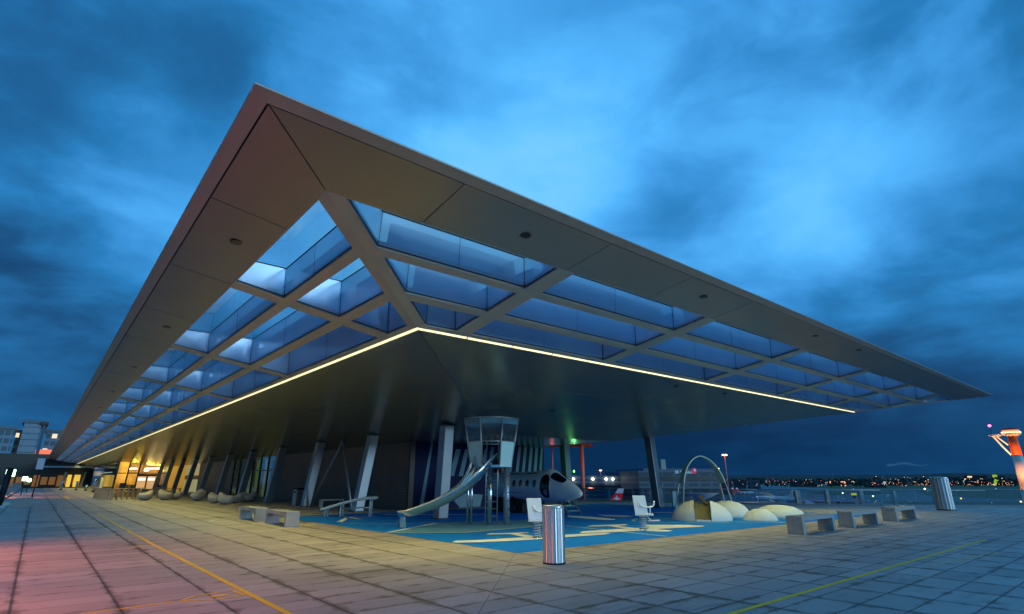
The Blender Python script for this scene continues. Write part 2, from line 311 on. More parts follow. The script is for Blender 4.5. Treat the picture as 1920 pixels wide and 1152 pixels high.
# ------------------------------------------------------------------ mesh helpers
class MB:
    def __init__(s): s.bm = bmesh.new()
    def face(s, pts):
        try: return s.bm.faces.new([s.bm.verts.new(p) for p in pts])
        except ValueError: pass
    def box(s, c, size, rot=None, bev=0.):
        r = bmesh.ops.create_cube(s.bm, size=1)
        m = Matrix.Translation(c)
        if rot is not None: m = m @ (rot.to_4x4() if isinstance(rot, Matrix) else Matrix.Rotation(rot, 4, 'Z'))
        m = m @ Matrix.Diagonal((size[0], size[1], size[2], 1))
        bmesh.ops.transform(s.bm, matrix=m, verts=r['verts'])
        if bev:
            es = list({e for v in r['verts'] for e in v.link_edges})
            bmesh.ops.bevel(s.bm, geom=es, offset=bev, segments=2, affect='EDGES', profile=.5)
        return s
    def prism(s, poly, zb, zt):
        """plan polygon, zb/zt numbers or functions of (x, y)"""
        fb = zb if callable(zb) else (lambda x, y: zb); ft = zt if callable(zt) else (lambda x, y: zt)
        lo = [s.bm.verts.new((x, y, fb(x, y))) for x, y in poly]; hi = [s.bm.verts.new((x, y, ft(x, y))) for x, y in poly]
        n = len(poly)
        s.bm.faces.new(lo[::-1]); s.bm.faces.new(hi)
        for i in range(n): s.bm.faces.new((lo[i], lo[(i + 1) % n], hi[(i + 1) % n], hi[i]))
        return s
    def hexa(s, a, b):   # loft between two quads
        lo = [s.bm.verts.new(p) for p in a]; hi = [s.bm.verts.new(p) for p in b]; n = len(a)
        s.bm.faces.new(lo[::-1]); s.bm.faces.new(hi)
        for i in range(n): s.bm.faces.new((lo[i], lo[(i + 1) % n], hi[(i + 1) % n], hi[i]))
        return s
    def tube(s, path, r, n=10, cap=True):
        path = [Vector(p) for p in path]; rings = []; prev = None
        for i, p in enumerate(path):
            d = (path[min(i + 1, len(path) - 1)] - path[max(i - 1, 0)]).normalized()
            if prev is None:
                a = d.cross(Vector((0, 0, 1)))
                if a.length < 1e-3: a = d.cross(Vector((1, 0, 0)))
            else: a = prev - d * prev.dot(d)
            a.normalize(); prev = a; b = d.cross(a)
            rr = r[i] if isinstance(r, (list, tuple)) else r
            rings.append([s.bm.verts.new(p + (a * math.cos(2 * PI * k / n) + b * math.sin(2 * PI * k / n)) * rr) for k in range(n)])
        for q in range(len(rings) - 1):
            for k in range(n):
                s.bm.faces.new((rings[q][k], rings[q][(k + 1) % n], rings[q + 1][(k + 1) % n], rings[q + 1][k])).smooth = True
        if cap: s.bm.faces.new(rings[0][::-1]); s.bm.faces.new(rings[-1])
        return s
    def lathe(s, prof, c=(0, 0, 0), n=32, smooth=True, sx=1, sy=1, rot=0):
        rings = []
        for r, z in prof:
            rings.append([s.bm.verts.new((c[0] + sx * r * math.cos(rot + 2 * PI * k / n), c[1] + sy * r * math.sin(rot + 2 * PI * k / n), c[2] + z)) for k in range(n)])
        for q in range(len(rings) - 1):
            for k in range(n):
                s.bm.faces.new((rings[q][k], rings[q][(k + 1) % n], rings[q + 1][(k + 1) % n], rings[q + 1][k])).smooth = smooth
        s.bm.faces.new(rings[0][::-1]); s.bm.faces.new(rings[-1])
        return s
    def grid(s, f, nu, nv, smooth=True, closeu=False):
        vs = [[s.bm.verts.new(f(i / nu, j / nv)) for j in range(nv + 1)] for i in range(nu + (0 if closeu else 1))]
        for i in range(nu):
            a, b = vs[i], vs[(i + 1) % len(vs)]
            for j in range(nv): s.bm.faces.new((a[j], b[j], b[j + 1], a[j + 1])).smooth = smooth
        return s
    def build(s, name, m, parent=None, loc=None, bevel=0., recalc=True):
        if recalc: bmesh.ops.recalc_face_normals(s.bm, faces=s.bm.faces)
        me = bpy.data.meshes.new(name); s.bm.to_mesh(me); s.bm.free()
        if m: me.materials.append(m)
        o = bpy.data.objects.new(name, me); COL.objects.link(o)
        if parent:
            o.parent = parent
            o.matrix_parent_inverse = Matrix.Translation(parent_world(parent)).inverted() if not loc else Matrix()
        if loc: o.location = loc
        if bevel:
            md = o.modifiers.new('edge', 'BEVEL'); md.width = bevel; md.segments = 2; md.limit_method = 'ANGLE'
        return o
PW = {}
def parent_world(p):
    v = Vector((0, 0, 0))
    while p is not None:
        v += p.location if p.name not in PW else PW[p.name]
        p = p.parent if p.name not in PW else None
    return v
def tag(o, label=None, cat=None, group=None, kind=None):
    if label: o['label'] = label
    if cat: o['category'] = cat
    if group: o['group'] = group
    if kind: o['kind'] = kind
    return o
def thing(name, label, cat, loc=(0, 0, 0), group=None, rz=0):
    o = bpy.data.objects.new(name, None); COL.objects.link(o); o.location = loc; o.rotation_euler = (0, 0, rz)
    o.empty_display_size = .2
    return tag(o, label, cat, group)
def part(mb, name, m, parent, bevel=0.):
    """mesh given in the parent's own coordinates"""
    o = mb.build(name, m); o.parent = parent
    if bevel:
        md = o.modifiers.new('edge', 'BEVEL'); md.width = bevel; md.segments = 2; md.limit_method = 'ANGLE'
    return o
def copy_tree(o, parent=None):
    c = o.copy(); COL.objects.link(c); c.parent = parent
    for ch in list(o.children): copy_tree(ch, c)
    return c
def sheet(name, poly, z, m, kind='structure'):
    b = MB(); b.face([(x, y, z) for x, y in poly])
    o = b.build(name, m); tag(o, kind=kind)
    return o
ORD = ['first', 'second', 'third', 'fourth', 'fifth', 'sixth', 'seventh', 'eighth', 'ninth', 'tenth', 'eleventh', 'twelfth', 'thirteenth', 'fourteenth', 'fifteenth', 'sixteenth', 'seventeenth', 'eighteenth', 'nineteenth', 'twentieth']

# ------------------------------------------------------------------ ground
AIR = -14.0
edge = [(30.3, 62), (32.6, 32), (34.0, 26.5), (36.4, 18.2), (39.6, 12.0), (43.2, 7.6), (50.5, -2), (60, -14)]
deck_poly = [(-1.95, -16), (60, -16)] + edge[::-1] + [(30.3, 215), (-1.95, 215)]
b = MB(); b.prism(deck_poly, -1.2, 0.0)
tag(b.build('viewing_deck', m_deck), kind='structure')
b = MB(); b.prism([(-1.9, -15.9), (28, -15.9), (28, 210), (-1.9, 210)], AIR, -1.25)
tag(b.build('deck_substructure', mat('plinth', (.12, .12, .13), .8)), kind='structure')
m_tarmac = mat('airfield_tarmac', (.055, .062, .07), .42, var=.35, vscale=.01)
R0 = 7000
sheet('airfield', [(-R0, -R0), (R0, -R0), (R0, R0), (-R0, R0)], AIR, m_tarmac)
m_grass = mat('airfield_grass', (.05, .085, .03), .9, var=.4, vscale=.02)
def airpoly(pxs, z): return [tuple(G(px, py, z)[:2]) for px, py in pxs]
sheet('grass_strip', airpoly([(1395, 908), (2600, 909), (2600, 917), (1560, 917)], AIR + .02), AIR + .02, m_grass)
sheet('grass_field', airpoly([(1500, 921), (1700, 922.5), (1640, 928), (1560, 929)], AIR + .02), AIR + .02, m_grass)
sheet('grass_meadow', airpoly([(1710, 919), (2600, 921), (2600, 937), (1880, 936), (1740, 930)], AIR + .02), AIR + .02, m_grass)
sheet('grass_verge', airpoly([(1640, 941), (2600, 943), (2600, 948), (1700, 946)], AIR + .02), AIR + .02, m_grass)

# low kerb along the left side of the deck
b = MB(); b.box((-1.78, 100, .06), (.30, 230, .12)); tag(b.build('kerb', m_conc), kind='structure')
for i in range(6): pass
b = MB(); 
for i, (p, q) in enumerate(zip(edge[:-1], edge[1:])):
    p, q = Vector(p), Vector(q); d = (q - p).normalized(); n = Vector((-d.y, d.x))
    b.prism([tuple(p), tuple(q), tuple(q + n * .22), tuple(p + n * .22)], .0, .09)
tag(b.build('deck_edge_kerb', m_conc), kind='structure')

# ------------------------------------------------------------------ play mat and painted graphics
def shiny(name, col, rough=.45): return mat(name, col, rough, var=.10, vscale=1.2, bump=.15, bscale=150)
m_mat = mat('blue_rubber', (.005, .20, .78), .8, var=.08, vscale=1.2, bump=.15, bscale=150, spec=.12)
m_teal = mat('teal_rubber', (.12, .34, .50), .6, var=.1, vscale=1.2, spec=.25)
m_yel = mat('yellow_line_paint', (.90, .60, .02), .6, var=.2, vscale=12)
m_wline = mat('pale_line_paint', (.55, .68, .68), .6)
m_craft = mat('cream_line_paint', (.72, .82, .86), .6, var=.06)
sheet('play_mat', [(8.32, 9.62), (29.2, 9.35), (29.2, 15.5), (29.2, 25.6), (8.32, 25.6)], .004, m_mat)
def gpoly(pxs): return [tuple(G(px, py)[:2]) for px, py in pxs]
def za(x, y): return (540 + x / 4.174, 920 + y / 4.174)
def zb(x, y): return (960 + x / 3.5556, 930 + y / 3.5556)
def zr(x, y): return (960 + x / 5.76, 880 + y / 5.76)
teal = gpoly([za(750, 335), za(1380, 333), za(1920, 285), zr(620, 610), zr(300, 590), (990, 975.5), za(1750, 238), za(1160, 253)])
sheet('teal_floor_patch', teal, .008, m_teal)
def strip(name, pxs, w, z, m, closed=False, world=False):
    P = [Vector(p if world else G(*p)[:2]).to_2d() if not world else Vector(p) for p in pxs]
    b = MB(); n = len(P)
    for i in range(n if closed else n - 1):
        a, c = P[i], P[(i + 1) % n]; d = (c - a).normalized(); nn = Vector((-d.y, d.x)) * w / 2
        b.face([(*(a - nn), z), (*(c - nn), z), (*(c + nn), z), (*(a + nn), z)])
    return tag(b.build(name, m), kind='structure')
strip('teal_patch_outline', [za(750, 335), za(1380, 333), za(1920, 285), zr(620, 610)], .09, .012, m_wline)
strip('teal_patch_border', [za(780, 332), za(1160, 257)], .16, .0125, m_craft)
strip('mat_line', [zb(370, 203), zb(700, 238), zb(1030, 273)], .09, .012, m_wline)
strip('mat_oval', [zb(1100, 180), zb(900, 176), zb(815, 170), zb(800, 162), zb(840, 155), zb(1060, 152)], .10, .012, m_wline)
strip('mat_arc', [zb(1150, 180), zb(1250, 183), zb(1400, 182), zb(1480, 176), zb(1830, 180), zb(1860, 176)], .10, .0125, m_wline)
strip('mat_runway_line', [za(85, 207), za(280, 204), za(400, 208), za(690, 207)], .13, .012, m_craft)
strip('mat_chevron', [za(575, 226), za(470, 213), za(400, 250)], .22, .0135, m_craft)
strip('mat_long_line', [za(410, 258), za(840, 262), za(1150, 254)], .06, .0125, m_wline)
strip('mat_back_line', [za(760, 188), za(900, 190), za(1250, 190), za(1540, 188)], .25, .012, m_craft)
strip('deck_white_line', [(392, 978), (406, 974.6), (440, 973.2)], .10, .004, m_wline)
strip('deck_white_mark', [(1575, 968.5), (1700, 969.5), (1785, 973), (1833, 977.5), (1748, 977)], .14, .004, m_wline)
if False: sheet('white_flash', gpoly([(1795, 974), (1812, 972), (1836, 978), (1800, 978.5)]), .0045, m_wline)
def craft(name, pxs, z=.016): return sheet(name, gpoly(pxs), z, m_craft)
# painted aeroplanes: fuselage with rounded ends, wings and tail strokes
def plane_paint(nm, f, body, wings):
    craft(nm, [f(*p) for p in body], .016)
    for k, w in enumerate(wings): craft(nm + '_wing', [f(*p) for p in w], .0165 + .0005 * k)
plane_paint('painted_aeroplane', zb, [(450, 248), (470, 240), (800, 218), (1100, 206), (1270, 202), (1282, 206), (1240, 211), (1000, 222), (850, 236), (620, 248), (470, 253)],
            [[(500, 207), (540, 200), (760, 192), (770, 198), (700, 203), (850, 222), (790, 226), (640, 205), (520, 209)], [(880, 232), (960, 226), (1070, 238), (1040, 242)]])
plane_paint('painted_airliner', za, [(1285, 406), (1310, 398), (1560, 388), (1920, 366), (2150, 350), (2480, 336), (2530, 340), (2470, 350), (2250, 366), (1940, 388), (1600, 407), (1340, 414), (1295, 413)],
            [[(1552, 347), (1590, 340), (1880, 331), (1885, 336), (1800, 342), (1960, 366), (1880, 376), (1740, 346), (1560, 350)]])
craft('painted_oval', [zr(600, 503), zr(700, 508), zr(1000, 530), zr(1110, 545), zr(1115, 552), zr(1000, 553), zr(800, 540), zr(600, 522)])
craft('painted_patch', [zr(920, 497), zr(1200, 503), zr(1310, 515), zr(1180, 520), zr(1000, 512)])
craft('painted_stroke', [(1205, 985), (1290, 985.5), (1322, 987.5), (1290, 990), (1220, 990.5)], .018)
craft('painted_fin', [(1215, 993), (1262, 996), (1250, 998.5), (1212, 997)], .018)
strip('mat_far_line', [(1200, 961.5), (1262, 961.5)], .35, .012, m_craft)
strip('mat_edge_line', [(1394, 955), (1585, 958.5)], .12, .0125, m_wline)
# yellow lines on the slabs
strip('yellow_line', [(2.52, 33), (2.52, 16), (2.58, 8.5), (2.66, 2)], .075, .004, m_yel, world=True)
strip('yellow_far_line', [(6.0, 3.80), (12, 3.77), (19.6, 3.72)], .07, .004, m_yel, world=True)
strip('yellow_dash', [(2.08, 16.42), (2.47, 16.42)], .12, .0045, m_yel, world=True)
strip('yellow_stop_line', [(.55, 8.70), (1.70, 8.78)], .05, .0045, m_yel, world=True)
strip('yellow_pictogram', [(1.76, 8.80), (2.0, 9.05), (2.46, 9.10), (2.50, 8.66), (2.10, 8.58), (1.76, 8.80)], .045, .0047, m_yel, world=True)
strip('yellow_glyph', [(2.12, 8.80), (2.33, 8.84)], .10, .005, m_yel, world=True)
for k in range(9):
    strip('yellow_worn_mark', [(12.9 + k * .42, 3.30 - .04 * k + random.uniform(-.04, .04)), (13.05 + k * .42, 3.36 - .04 * k)], .06, .0045, m_yel, world=True)
strip('yellow_distant_dash', [(2.5, 62), (2.5, 70)], .3, .0045, m_yel, world=True)

LWPM = 14.
# ------------------------------------------------------------------ the terminal building
X0, Y0, X1, YB, Z0, SL = .98, 5.55, 39.0, 190., 5.65, .155
XW, YL, ZC, XR = 15.4, 20.0, 3.42, 24.3          # inner rectangle of the soffit
KR = (X1 - XR) / (YL - Y0)                         # right hip: x = X1 - KR*(y-Y0)
def zs(x, y): return max(ZC, Z0 - SL * min(x - X0, y - Y0, (X1 - x) / KR))
T = thing('terminal_building', 'long airport terminal under a huge wedge shaped canopy with glazed coffers and a light line', 'building', (XW, 60, 0))
PWT = T.location.copy()
def tpart(mb, name, m, bevel=0., parent=None):
    o = mb.build(name, m); o.parent = parent or T
    o.matrix_parent_inverse = Matrix.Translation(-PWT)
    return o
def sub(mb, name, m, parent):
    o = mb.build(name, m); o.parent = parent      # the parent part already sits at the origin
    return o
# fascia: sloping edge strip all round
def ringpt(u, y_or_x, side):
    pass
ZT = 6.0
fa, fb_ = .0, .20
b = MB()
def quad(b, P, up=.05):
    b.hexa(P, [(p[0], p[1], p[2] + up) for p in P])
oz = Z0 + .005
b.hexa([(X0, Y0, oz), (X0 + .19, Y0 + .19, oz - .045), (X0 + .19, YB, oz - .045), (X0, YB, oz)], [(X0, Y0, oz + .022), (X0 + .19, Y0 + .19, oz + .005), (X0 + .19, YB, oz + .005), (X0, YB, oz + .022)])
b.hexa([(X0, Y0, oz), (X1, Y0, oz), (X1 - .19, Y0 + .19, oz - .045), (X0 + .19, Y0 + .19, oz - .045)], [(X0, Y0, oz + .022), (X1, Y0, oz + .022), (X1 - .19, Y0 + .19, oz + .005), (X0 + .19, Y0 + .19, oz + .005)])
b.hexa([(X1, Y0, oz), (X1, 44, oz), (X1 - .19, 44, oz - .045), (X1 - .19, Y0 + .19, oz - .045)], [(X1, Y0, oz + .022), (X1, 44, oz + .022), (X1 - .19, 44, oz + .005), (X1 - .19, Y0 + .19, oz + .005)])
tpart(b, 'fascia', m_fascia)
# dark groove / backing sheet behind the outer band and beams
UB = 1.37                                            # inner edge of the outer band
LY = [11.75 + 7.2 * k for k in range(25)]            # left cross beams start here, .45 wide
RX = [7.05, 12.45, 18.15, 23.95, 29.45, 34.4]              # right cross beams
JL = sorted([8.55] + [12.0 + 3.6 * k for k in range(49)])
JR = [3.95, 7.27, 9.95, 12.67, 15.5, 18.4, 21.3, 24.2, 27.0, 29.7, 32.4, 35.2]
b = MB(); g = .008; u0 = .215
pan = MB()
def band_left(ya, yb, first):
    lo = [(X0 + u0, (Y0 + u0 if first else ya) + g), (X0 + UB, (Y0 + UB if first else ya) + g), (X0 + UB, yb - g), (X0 + u0, yb - g)]
    pan.prism(lo, lambda x, y: Z0 - SL * (x - X0), lambda x, y: Z0 - SL * (x - X0) + .03)
ys = [Y0] + JL + [YB]
for i in range(len(ys) - 1):
    if ys[i + 1] > YB + 1 or ys[i] >= YB - .1: continue
    band_left(ys[i], min(ys[i + 1], YB), i == 0)
xs = [X0] + JR + [X1]
for i in range(len(xs) - 1):
    f, l = i == 0, i == len(xs) - 2
    lo = [((X0 + u0 + 2 * g) if f else xs[i] + g, Y0 + u0), ((X1 - u0 * KR) if l else xs[i + 1] - g, Y0 + u0), ((X1 - UB * KR) if l else xs[i + 1] - g, Y0 + UB), ((X0 + UB + 2 * g) if f else xs[i] + g, Y0 + UB)]
    pan.prism(lo, lambda x, y: Z0 - SL * (y - Y0), lambda x, y: Z0 - SL * (y - Y0) + .03)
lo = [(X1 - u0 * KR, Y0 + u0 + .03), (X1 - u0 * KR, 44), (X1 - UB * KR, 44), (X1 - UB * KR, Y0 + UB + .03)]
pan.prism(lo, lambda x, y: Z0 - SL / KR * (X1 - x), lambda x, y: Z0 - SL / KR * (X1 - x) + .03)
tpart(pan, 'outer_soffit', m_sof_out)
b = MB()   # black backing just above the panels, and the roof sheet
for poly, f in (([(X0 + .1, Y0 + .1), (X0 + UB - .02, Y0 + UB - .02), (X0 + UB - .02, YB), (X0 + .1, YB)], lambda x, y: Z0 - SL * (x - X0) + .045),
                ([(X0 + .1, Y0 + .1), (X1 - .1, Y0 + .1), (X1 - UB * KR + .02, Y0 + UB - .02), (X0 + UB - .02, Y0 + UB - .02)], lambda x, y: Z0 - SL * (y - Y0) + .045)):
    b.prism(poly, f, lambda x, y, f=f: f(x, y) + .02)
tpart(b, 'panel_backing', m_joint)
b = MB()
b.prism([(X0 + .02, Y0 + .02), (X0 + UB, Y0 + UB), (X0 + UB, YB), (X0 + .02, YB)], lambda x, y: Z0 + .03 + (x - X0) * .24, lambda x, y: Z0 + .04 + (x - X0) * .24)
b.prism([(X0 + .02, Y0 + .02), (X1 - .02, Y0 + .02), (X1 - UB * KR, Y0 + UB), (X0 + UB, Y0 + UB)], lambda x, y: Z0 + .03 + (y - Y0) * .24, lambda x, y: Z0 + .04 + (y - Y0) * .24)
b.prism([(X1 - .02, Y0 + .02), (X1 - .02, 44), (X1 - UB * KR, 44), (X1 - UB * KR, Y0 + UB)], lambda x, y: Z0 + .03 + (X1 - x) * .2, lambda x, y: Z0 + .04 + (X1 - x) * .2)
UI = 5.25
b.prism([(X0 + UI, Y0 + UI), (X1 - UI * KR, Y0 + UI), (X1 - UI * KR, 44), (X0 + UI, 44)], 6.02, 6.06)
b.prism([(X0 + UI, 44.02), (30, 44.02), (30, YB), (X0 + UI, YB)], 6.02, 6.06)
tpart(b, 'roof', mat('roof_sheet', (.2, .2, .21), .6))

rows = [(1.39, 2.40), (2.63, 3.68), (3.95, 4.93)]
UE = 5.10                                           # inner edge of the coffer ring
hb = .30
beam = MB()
zl0 = lambda x, y: Z0 - SL * (x - X0)
zr0 = lambda x, y: Z0 - SL * (y - Y0)
ze0 = lambda x, y: Z0 - SL / KR * (X1 - x)
def bl(poly): beam.prism(poly, zl0, lambda x, y: zl0(x, y) + .14)
def br(poly): beam.prism(poly, zr0, lambda x, y: zr0(x, y) + .14)
rb = [(UB + .003, rows[0][0]), (rows[0][1], rows[1][0]), (rows[1][1], rows[2][0]), (rows[2][1], UE)]
for a, c in rb:
    bl([(X0 + a, Y0 + a + hb), (X0 + c, Y0 + c + hb), (X0 + c, YB), (X0 + a, YB)])
    br([(X0 + a + hb, Y0 + a), (X1 - KR * a - hb, Y0 + a), (X1 - KR * c - hb, Y0 + c), (X0 + c + hb, Y0 + c)])
for y in LY:
    for a, c in rows: bl([(X0 + a + .002, y), (X0 + c - .002, y), (X0 + c - .002, y + .45), (X0 + a + .002, y + .45)])
for i, x in enumerate(RX):
    for a, c in rows:
        lim = X1 - KR * c - hb
        if x + .45 < lim - .05: br([(x, Y0 + a + .002), (x + .45, Y0 + a + .002), (x + .45, Y0 + c - .002), (x, Y0 + c - .002)])
for sgn in (1, -1):      # hip beams, a hair proud
    def hx(u, d): return (X0 + u, Y0 + u) if sgn == 1 else (X1 - KR * u, Y0 + u)
    if sgn == 1: P = [(X0 + UB, Y0 + UB + hb), (X0 + UB, Y0 + UB), (X0 + UB + hb, Y0 + UB), (X0 + UE + hb, Y0 + UE), (X0 + UE, Y0 + UE), (X0 + UE, Y0 + UE + hb)]
    else: P = [(X1 - KR * UB - hb, Y0 + UB), (X1 - KR * UB, Y0 + UB), (X1 - KR * UB, Y0 + UB + hb), (X1 - KR * UE, Y0 + UE + hb), (X1 - KR * UE, Y0 + UE), (X1 - KR * UE - hb, Y0 + UE)]
    pl = P
    if sgn == 1:
        beam.prism([P[0], P[1], P[4], P[5]], lambda x, y: zl0(x, y) - .004, lambda x, y: zl0(x, y) + .145)
        beam.prism([P[1], P[2], P[3], P[4]], lambda x, y: zr0(x, y) - .004, lambda x, y: zr0(x, y) + .145)
    else:
        beam.prism([P[0], P[1], P[4], P[5]], lambda x, y: zr0(x, y) - .004, lambda x, y: zr0(x, y) + .145)
        beam.prism([P[1], P[2], P[3], P[4]], lambda x, y: ze0(x, y) - .004, lambda x, y: ze0(x, y) + .145)
tpart(beam, 'coffer_beam', m_beam)
# right end ring: plain closed band (turned away from the viewer)
b = MB(); b.prism([(X1 - KR * UB, Y0 + UB + hb + .01), (X1 - KR * UB, 44), (X1 - KR * UE, 44), (X1 - KR * UE, Y0 + UE + hb + .01)], lambda x, y: Z0 - SL / KR * (X1 - x), lambda x, y: Z0 - SL / KR * (X1 - x) + .05)
tpart(b, 'end_soffit', m_sof_out)

def skylight(poly, zf, bar=False):
    """frosted well walls with dark edge trims; the pane on top is a sub-part"""
    n = len(poly); cxm = sum(p[0] for p in poly) / n; cym = sum(p[1] for p in poly) / n
    w = MB(); fr = MB(); e = .004
    # true inward offset so that the walls keep their distance from the beams
    area = sum(poly[i][0] * poly[(i + 1) % n][1] - poly[(i + 1) % n][0] * poly[i][1] for i in range(n))
    q = list(poly) if area > 0 else list(poly)[::-1]
    def offs(q, d):
        out = []
        for i in range(len(q)):
            p0, p1, p2 = Vector(q[i - 1]), Vector(q[i]), Vector(q[(i + 1) % len(q)])
            d1 = (p1 - p0).normalized(); d2 = (p2 - p1).normalized()
            n1 = Vector((-d1.y, d1.x)); n2_ = Vector((-d2.y, d2.x))
            bis = (n1 + n2_); bis = bis / max(.2, bis.dot(n1))
            out.append(tuple(p1 + bis * d))
        return out
    a = offs(q, .012); top = offs(q, .05); a2 = offs(q, .022); t2 = offs(q, .065)
    for i in range(len(q)):
        j = (i + 1) % len(q)
        w.face([(*a[i], zf(*a[i]) + .03), (*a[j], zf(*a[j]) + .03), (*top[j], 5.97), (*top[i], 5.97)])
        # bottom trim, top trim, vertical corner line
        fr.hexa([(*a[i], zf(*a[i]) + .028), (*a[j], zf(*a[j]) + .028), (*a2[j], zf(*a2[j]) + .028), (*a2[i], zf(*a2[i]) + .028)],
                [(*a[i], zf(*a[i]) + .05), (*a[j], zf(*a[j]) + .05), (*a2[j], zf(*a2[j]) + .05), (*a2[i], zf(*a2[i]) + .05)])
        fr.hexa([(*top[i], 5.945), (*top[j], 5.945), (*t2[j], 5.945), (*t2[i], 5.945)], [(*top[i], 5.968), (*top[j], 5.968), (*t2[j], 5.968), (*t2[i], 5.968)])
        fr.tube([(*a2[i], zf(*a2[i]) + .04), (*t2[i], 5.95)], .006, 4)
        d = Vector(q[j]) - Vector(q[i])
        if d.length > 2.4:
            m1 = [(Vector(a2[i]) + Vector(a2[j])) / 2, (Vector(t2[i]) + Vector(t2[j])) / 2]
            fr.tube([(*m1[0], zf(*m1[0]) + .04), (*m1[1], 5.95)], .004, 4)
    wo_ = tpart(w, 'skylight', m_well)
    sub(fr, 'skylight_frame', m_dark, wo_)
    p = MB(); p.prism(t2, 5.975, 5.985); sub(p, 'pane', m_pane, wo_)
    if bar:
        v = MB(); zz = zf(cxm, cym)
        ys_ = [y for _, y in q]
        v.box((min(x for x, _ in q) + .22, (min(ys_) + max(ys_)) / 2 + .3, 5.90), (.10, (max(ys_) - min(ys_)) * .62, .09))
        sub(v, 'blind_box', m_dark, wo_)
zl = lambda x, y: Z0 - SL * (x - X0)
zr_ = lambda x, y: Z0 - SL * (y - Y0)
for ri, (a, c) in enumerate(rows):
    ends = LY + [YB]
    start = None
    for k, ye in enumerate(ends):
        if k == 0: poly = [(X0 + a, Y0 + a + hb), (X0 + c, Y0 + c + hb), (X0 + c, ye), (X0 + a, ye)]
        else:
            if ye - (ends[k - 1] + .45) < .6: continue
            poly = [(X0 + a, ends[k - 1] + .45), (X0 + c, ends[k - 1] + .45), (X0 + c, ye), (X0 + a, ye)]
        skylight(poly, zl, bar=(ri == 2 and k in (1, 2, 3)))
    st = None
    for k in range(len(RX) + 1):
        lim_a, lim_c = X1 - KR * a - hb, X1 - KR * c - hb
        if k == 0: poly = [(X0 + a + hb, Y0 + a), (RX[0], Y0 + a), (RX[0], Y0 + c), (X0 + c + hb, Y0 + c)]
        else:
            xa = RX[k - 1] + .45
            if xa > lim_c - .3: continue
            xb = RX[k] if k < len(RX) and RX[k] + .45 < lim_c - .05 else None
            poly = [(xa, Y0 + a), (xb or lim_a, Y0 + a), (xb or lim_c, Y0 + c), (xa, Y0 + c)]
        skylight(poly, zr_)
# the light line
b = MB(); ua, ub = UE + .045, UE + .10; k = 0
yy = Y0 + UB * 0 + UE + .05
while yy < YB - 2:
    b.prism([(X0 + ua, yy + (0 if k else .0)), (X0 + ub, yy + (.05 if not k else 0)), (X0 + ub, yy + 1.42), (X0 + ua, yy + 1.42)], lambda x, y: zl(x, y) - .008, lambda x, y: zl(x, y) + .02); yy += 1.48; k += 1
xx = X0 + UE + .05; k = 0
XE = X1 - KR * (UE + .1) - .02
while xx < XE - .2:
    xn = min(xx + 1.42, XE)
    b.prism([(xx, Y0 + ua), (xn, Y0 + ua), (xn, Y0 + ub), (xx + (.05 if not k else 0), Y0 + ub)], lambda x, y: zr_(x, y) - .008, lambda x, y: zr_(x, y) + .02); xx += 1.48; k += 1
tpart(b, 'light_line', m_strip)
def line_lamp(p, q, watts):       # the lamps inside the light line: a downward beam about 120 degrees wide
    p, q = Vector(p), Vector(q); l = bpy.data.lights.new('light_line_lamp', 'AREA'); l.shape = 'RECTANGLE'
    l.size = (q - p).length; l.size_y = .08; l.energy = watts; l.color = (1, .85, .20); l.spread = math.radians(122)
    o = bpy.data.objects.new('light_line_lamp', l); COL.objects.link(o); o.location = (p + q) / 2; o.rotation_euler = (0, 0, math.atan2(q.y - p.y, q.x - p.x))
LX = X0 + UE + .075; LZ = zl(LX, 0) - .02; LYR = Y0 + UE + .075
line_lamp((LX, LYR, LZ), (LX, 60, LZ), 49 * LWPM)
line_lamp((LX, 60, LZ), (LX, YB - 1, LZ), 129 * LWPM)
line_lamp((LX, LYR, LZ), (X1 - KR * (UE + .075), LYR, LZ), 26 * LWPM)
b = MB()
ua, ub = UE + .002, UE + .14
b.prism([(X0 + ua, Y0 + ua), (X0 + ub, Y0 + ub), (X0 + ub, YB - .2), (X0 + ua, YB - .2)], lambda x, y: zl(x, y) + .022, lambda x, y: zl(x, y) + .05)
b.prism([(X0 + ua, Y0 + ua), (X1 - KR * ua, Y0 + ua), (X1 - KR * ub, Y0 + ub), (X0 + ub, Y0 + ub)], lambda x, y: zr_(x, y) + .022, lambda x, y: zr_(x, y) + .05)
tpart(b, 'light_channel', m_fascia)
# inner soffit: panels with joints
US = UE + .14; UL = XW - X0
inner = MB()
cuts = [US, 7.9, 10.6, UL]
for q in range(3):
    a, c = cuts[q] + (g if q else 0), cuts[q + 1] - (g if q < 2 else 0)
    ysj = [Y0 + a] + [12.0 + 7.2 * k for k in range(25) if 12 + 7.2 * k > Y0 + c + .6] + [YB]
    for i in range(len(ysj) - 1):
        p0, p1 = ysj[i], ysj[i + 1]
        poly = [(X0 + a, (Y0 + a if i == 0 else p0) + 1.4 * g), (X0 + c, (Y0 + c if i == 0 else p0) + 1.4 * g), (X0 + c, p1 - .004), (X0 + a, p1 - .004)]
        inner.prism(poly, zl, lambda x, y: zl(x, y) + .03)
    xsj = [X0 + a] + [v for v in (12.9, 18.6, 24.4) if X0 + c + .6 < v < X1 - KR * c - .6] + [X1]
    for i in range(len(xsj) - 1):
        f, l = i == 0, i == len(xsj) - 2
        poly = [((X0 + a + 1.4 * g) if f else xsj[i] + .004, Y0 + a), ((X1 - KR * a) if l else xsj[i + 1] - .004, Y0 + a), ((X1 - KR * c) if l else xsj[i + 1] - .004, Y0 + c), ((X0 + c + 1.4 * g) if f else xsj[i] + .004, Y0 + c)]
        inner.prism(poly, zr_, lambda x, y: zr_(x, y) + .03)
ze = lambda x, y: Z0 - SL / KR * (X1 - x)
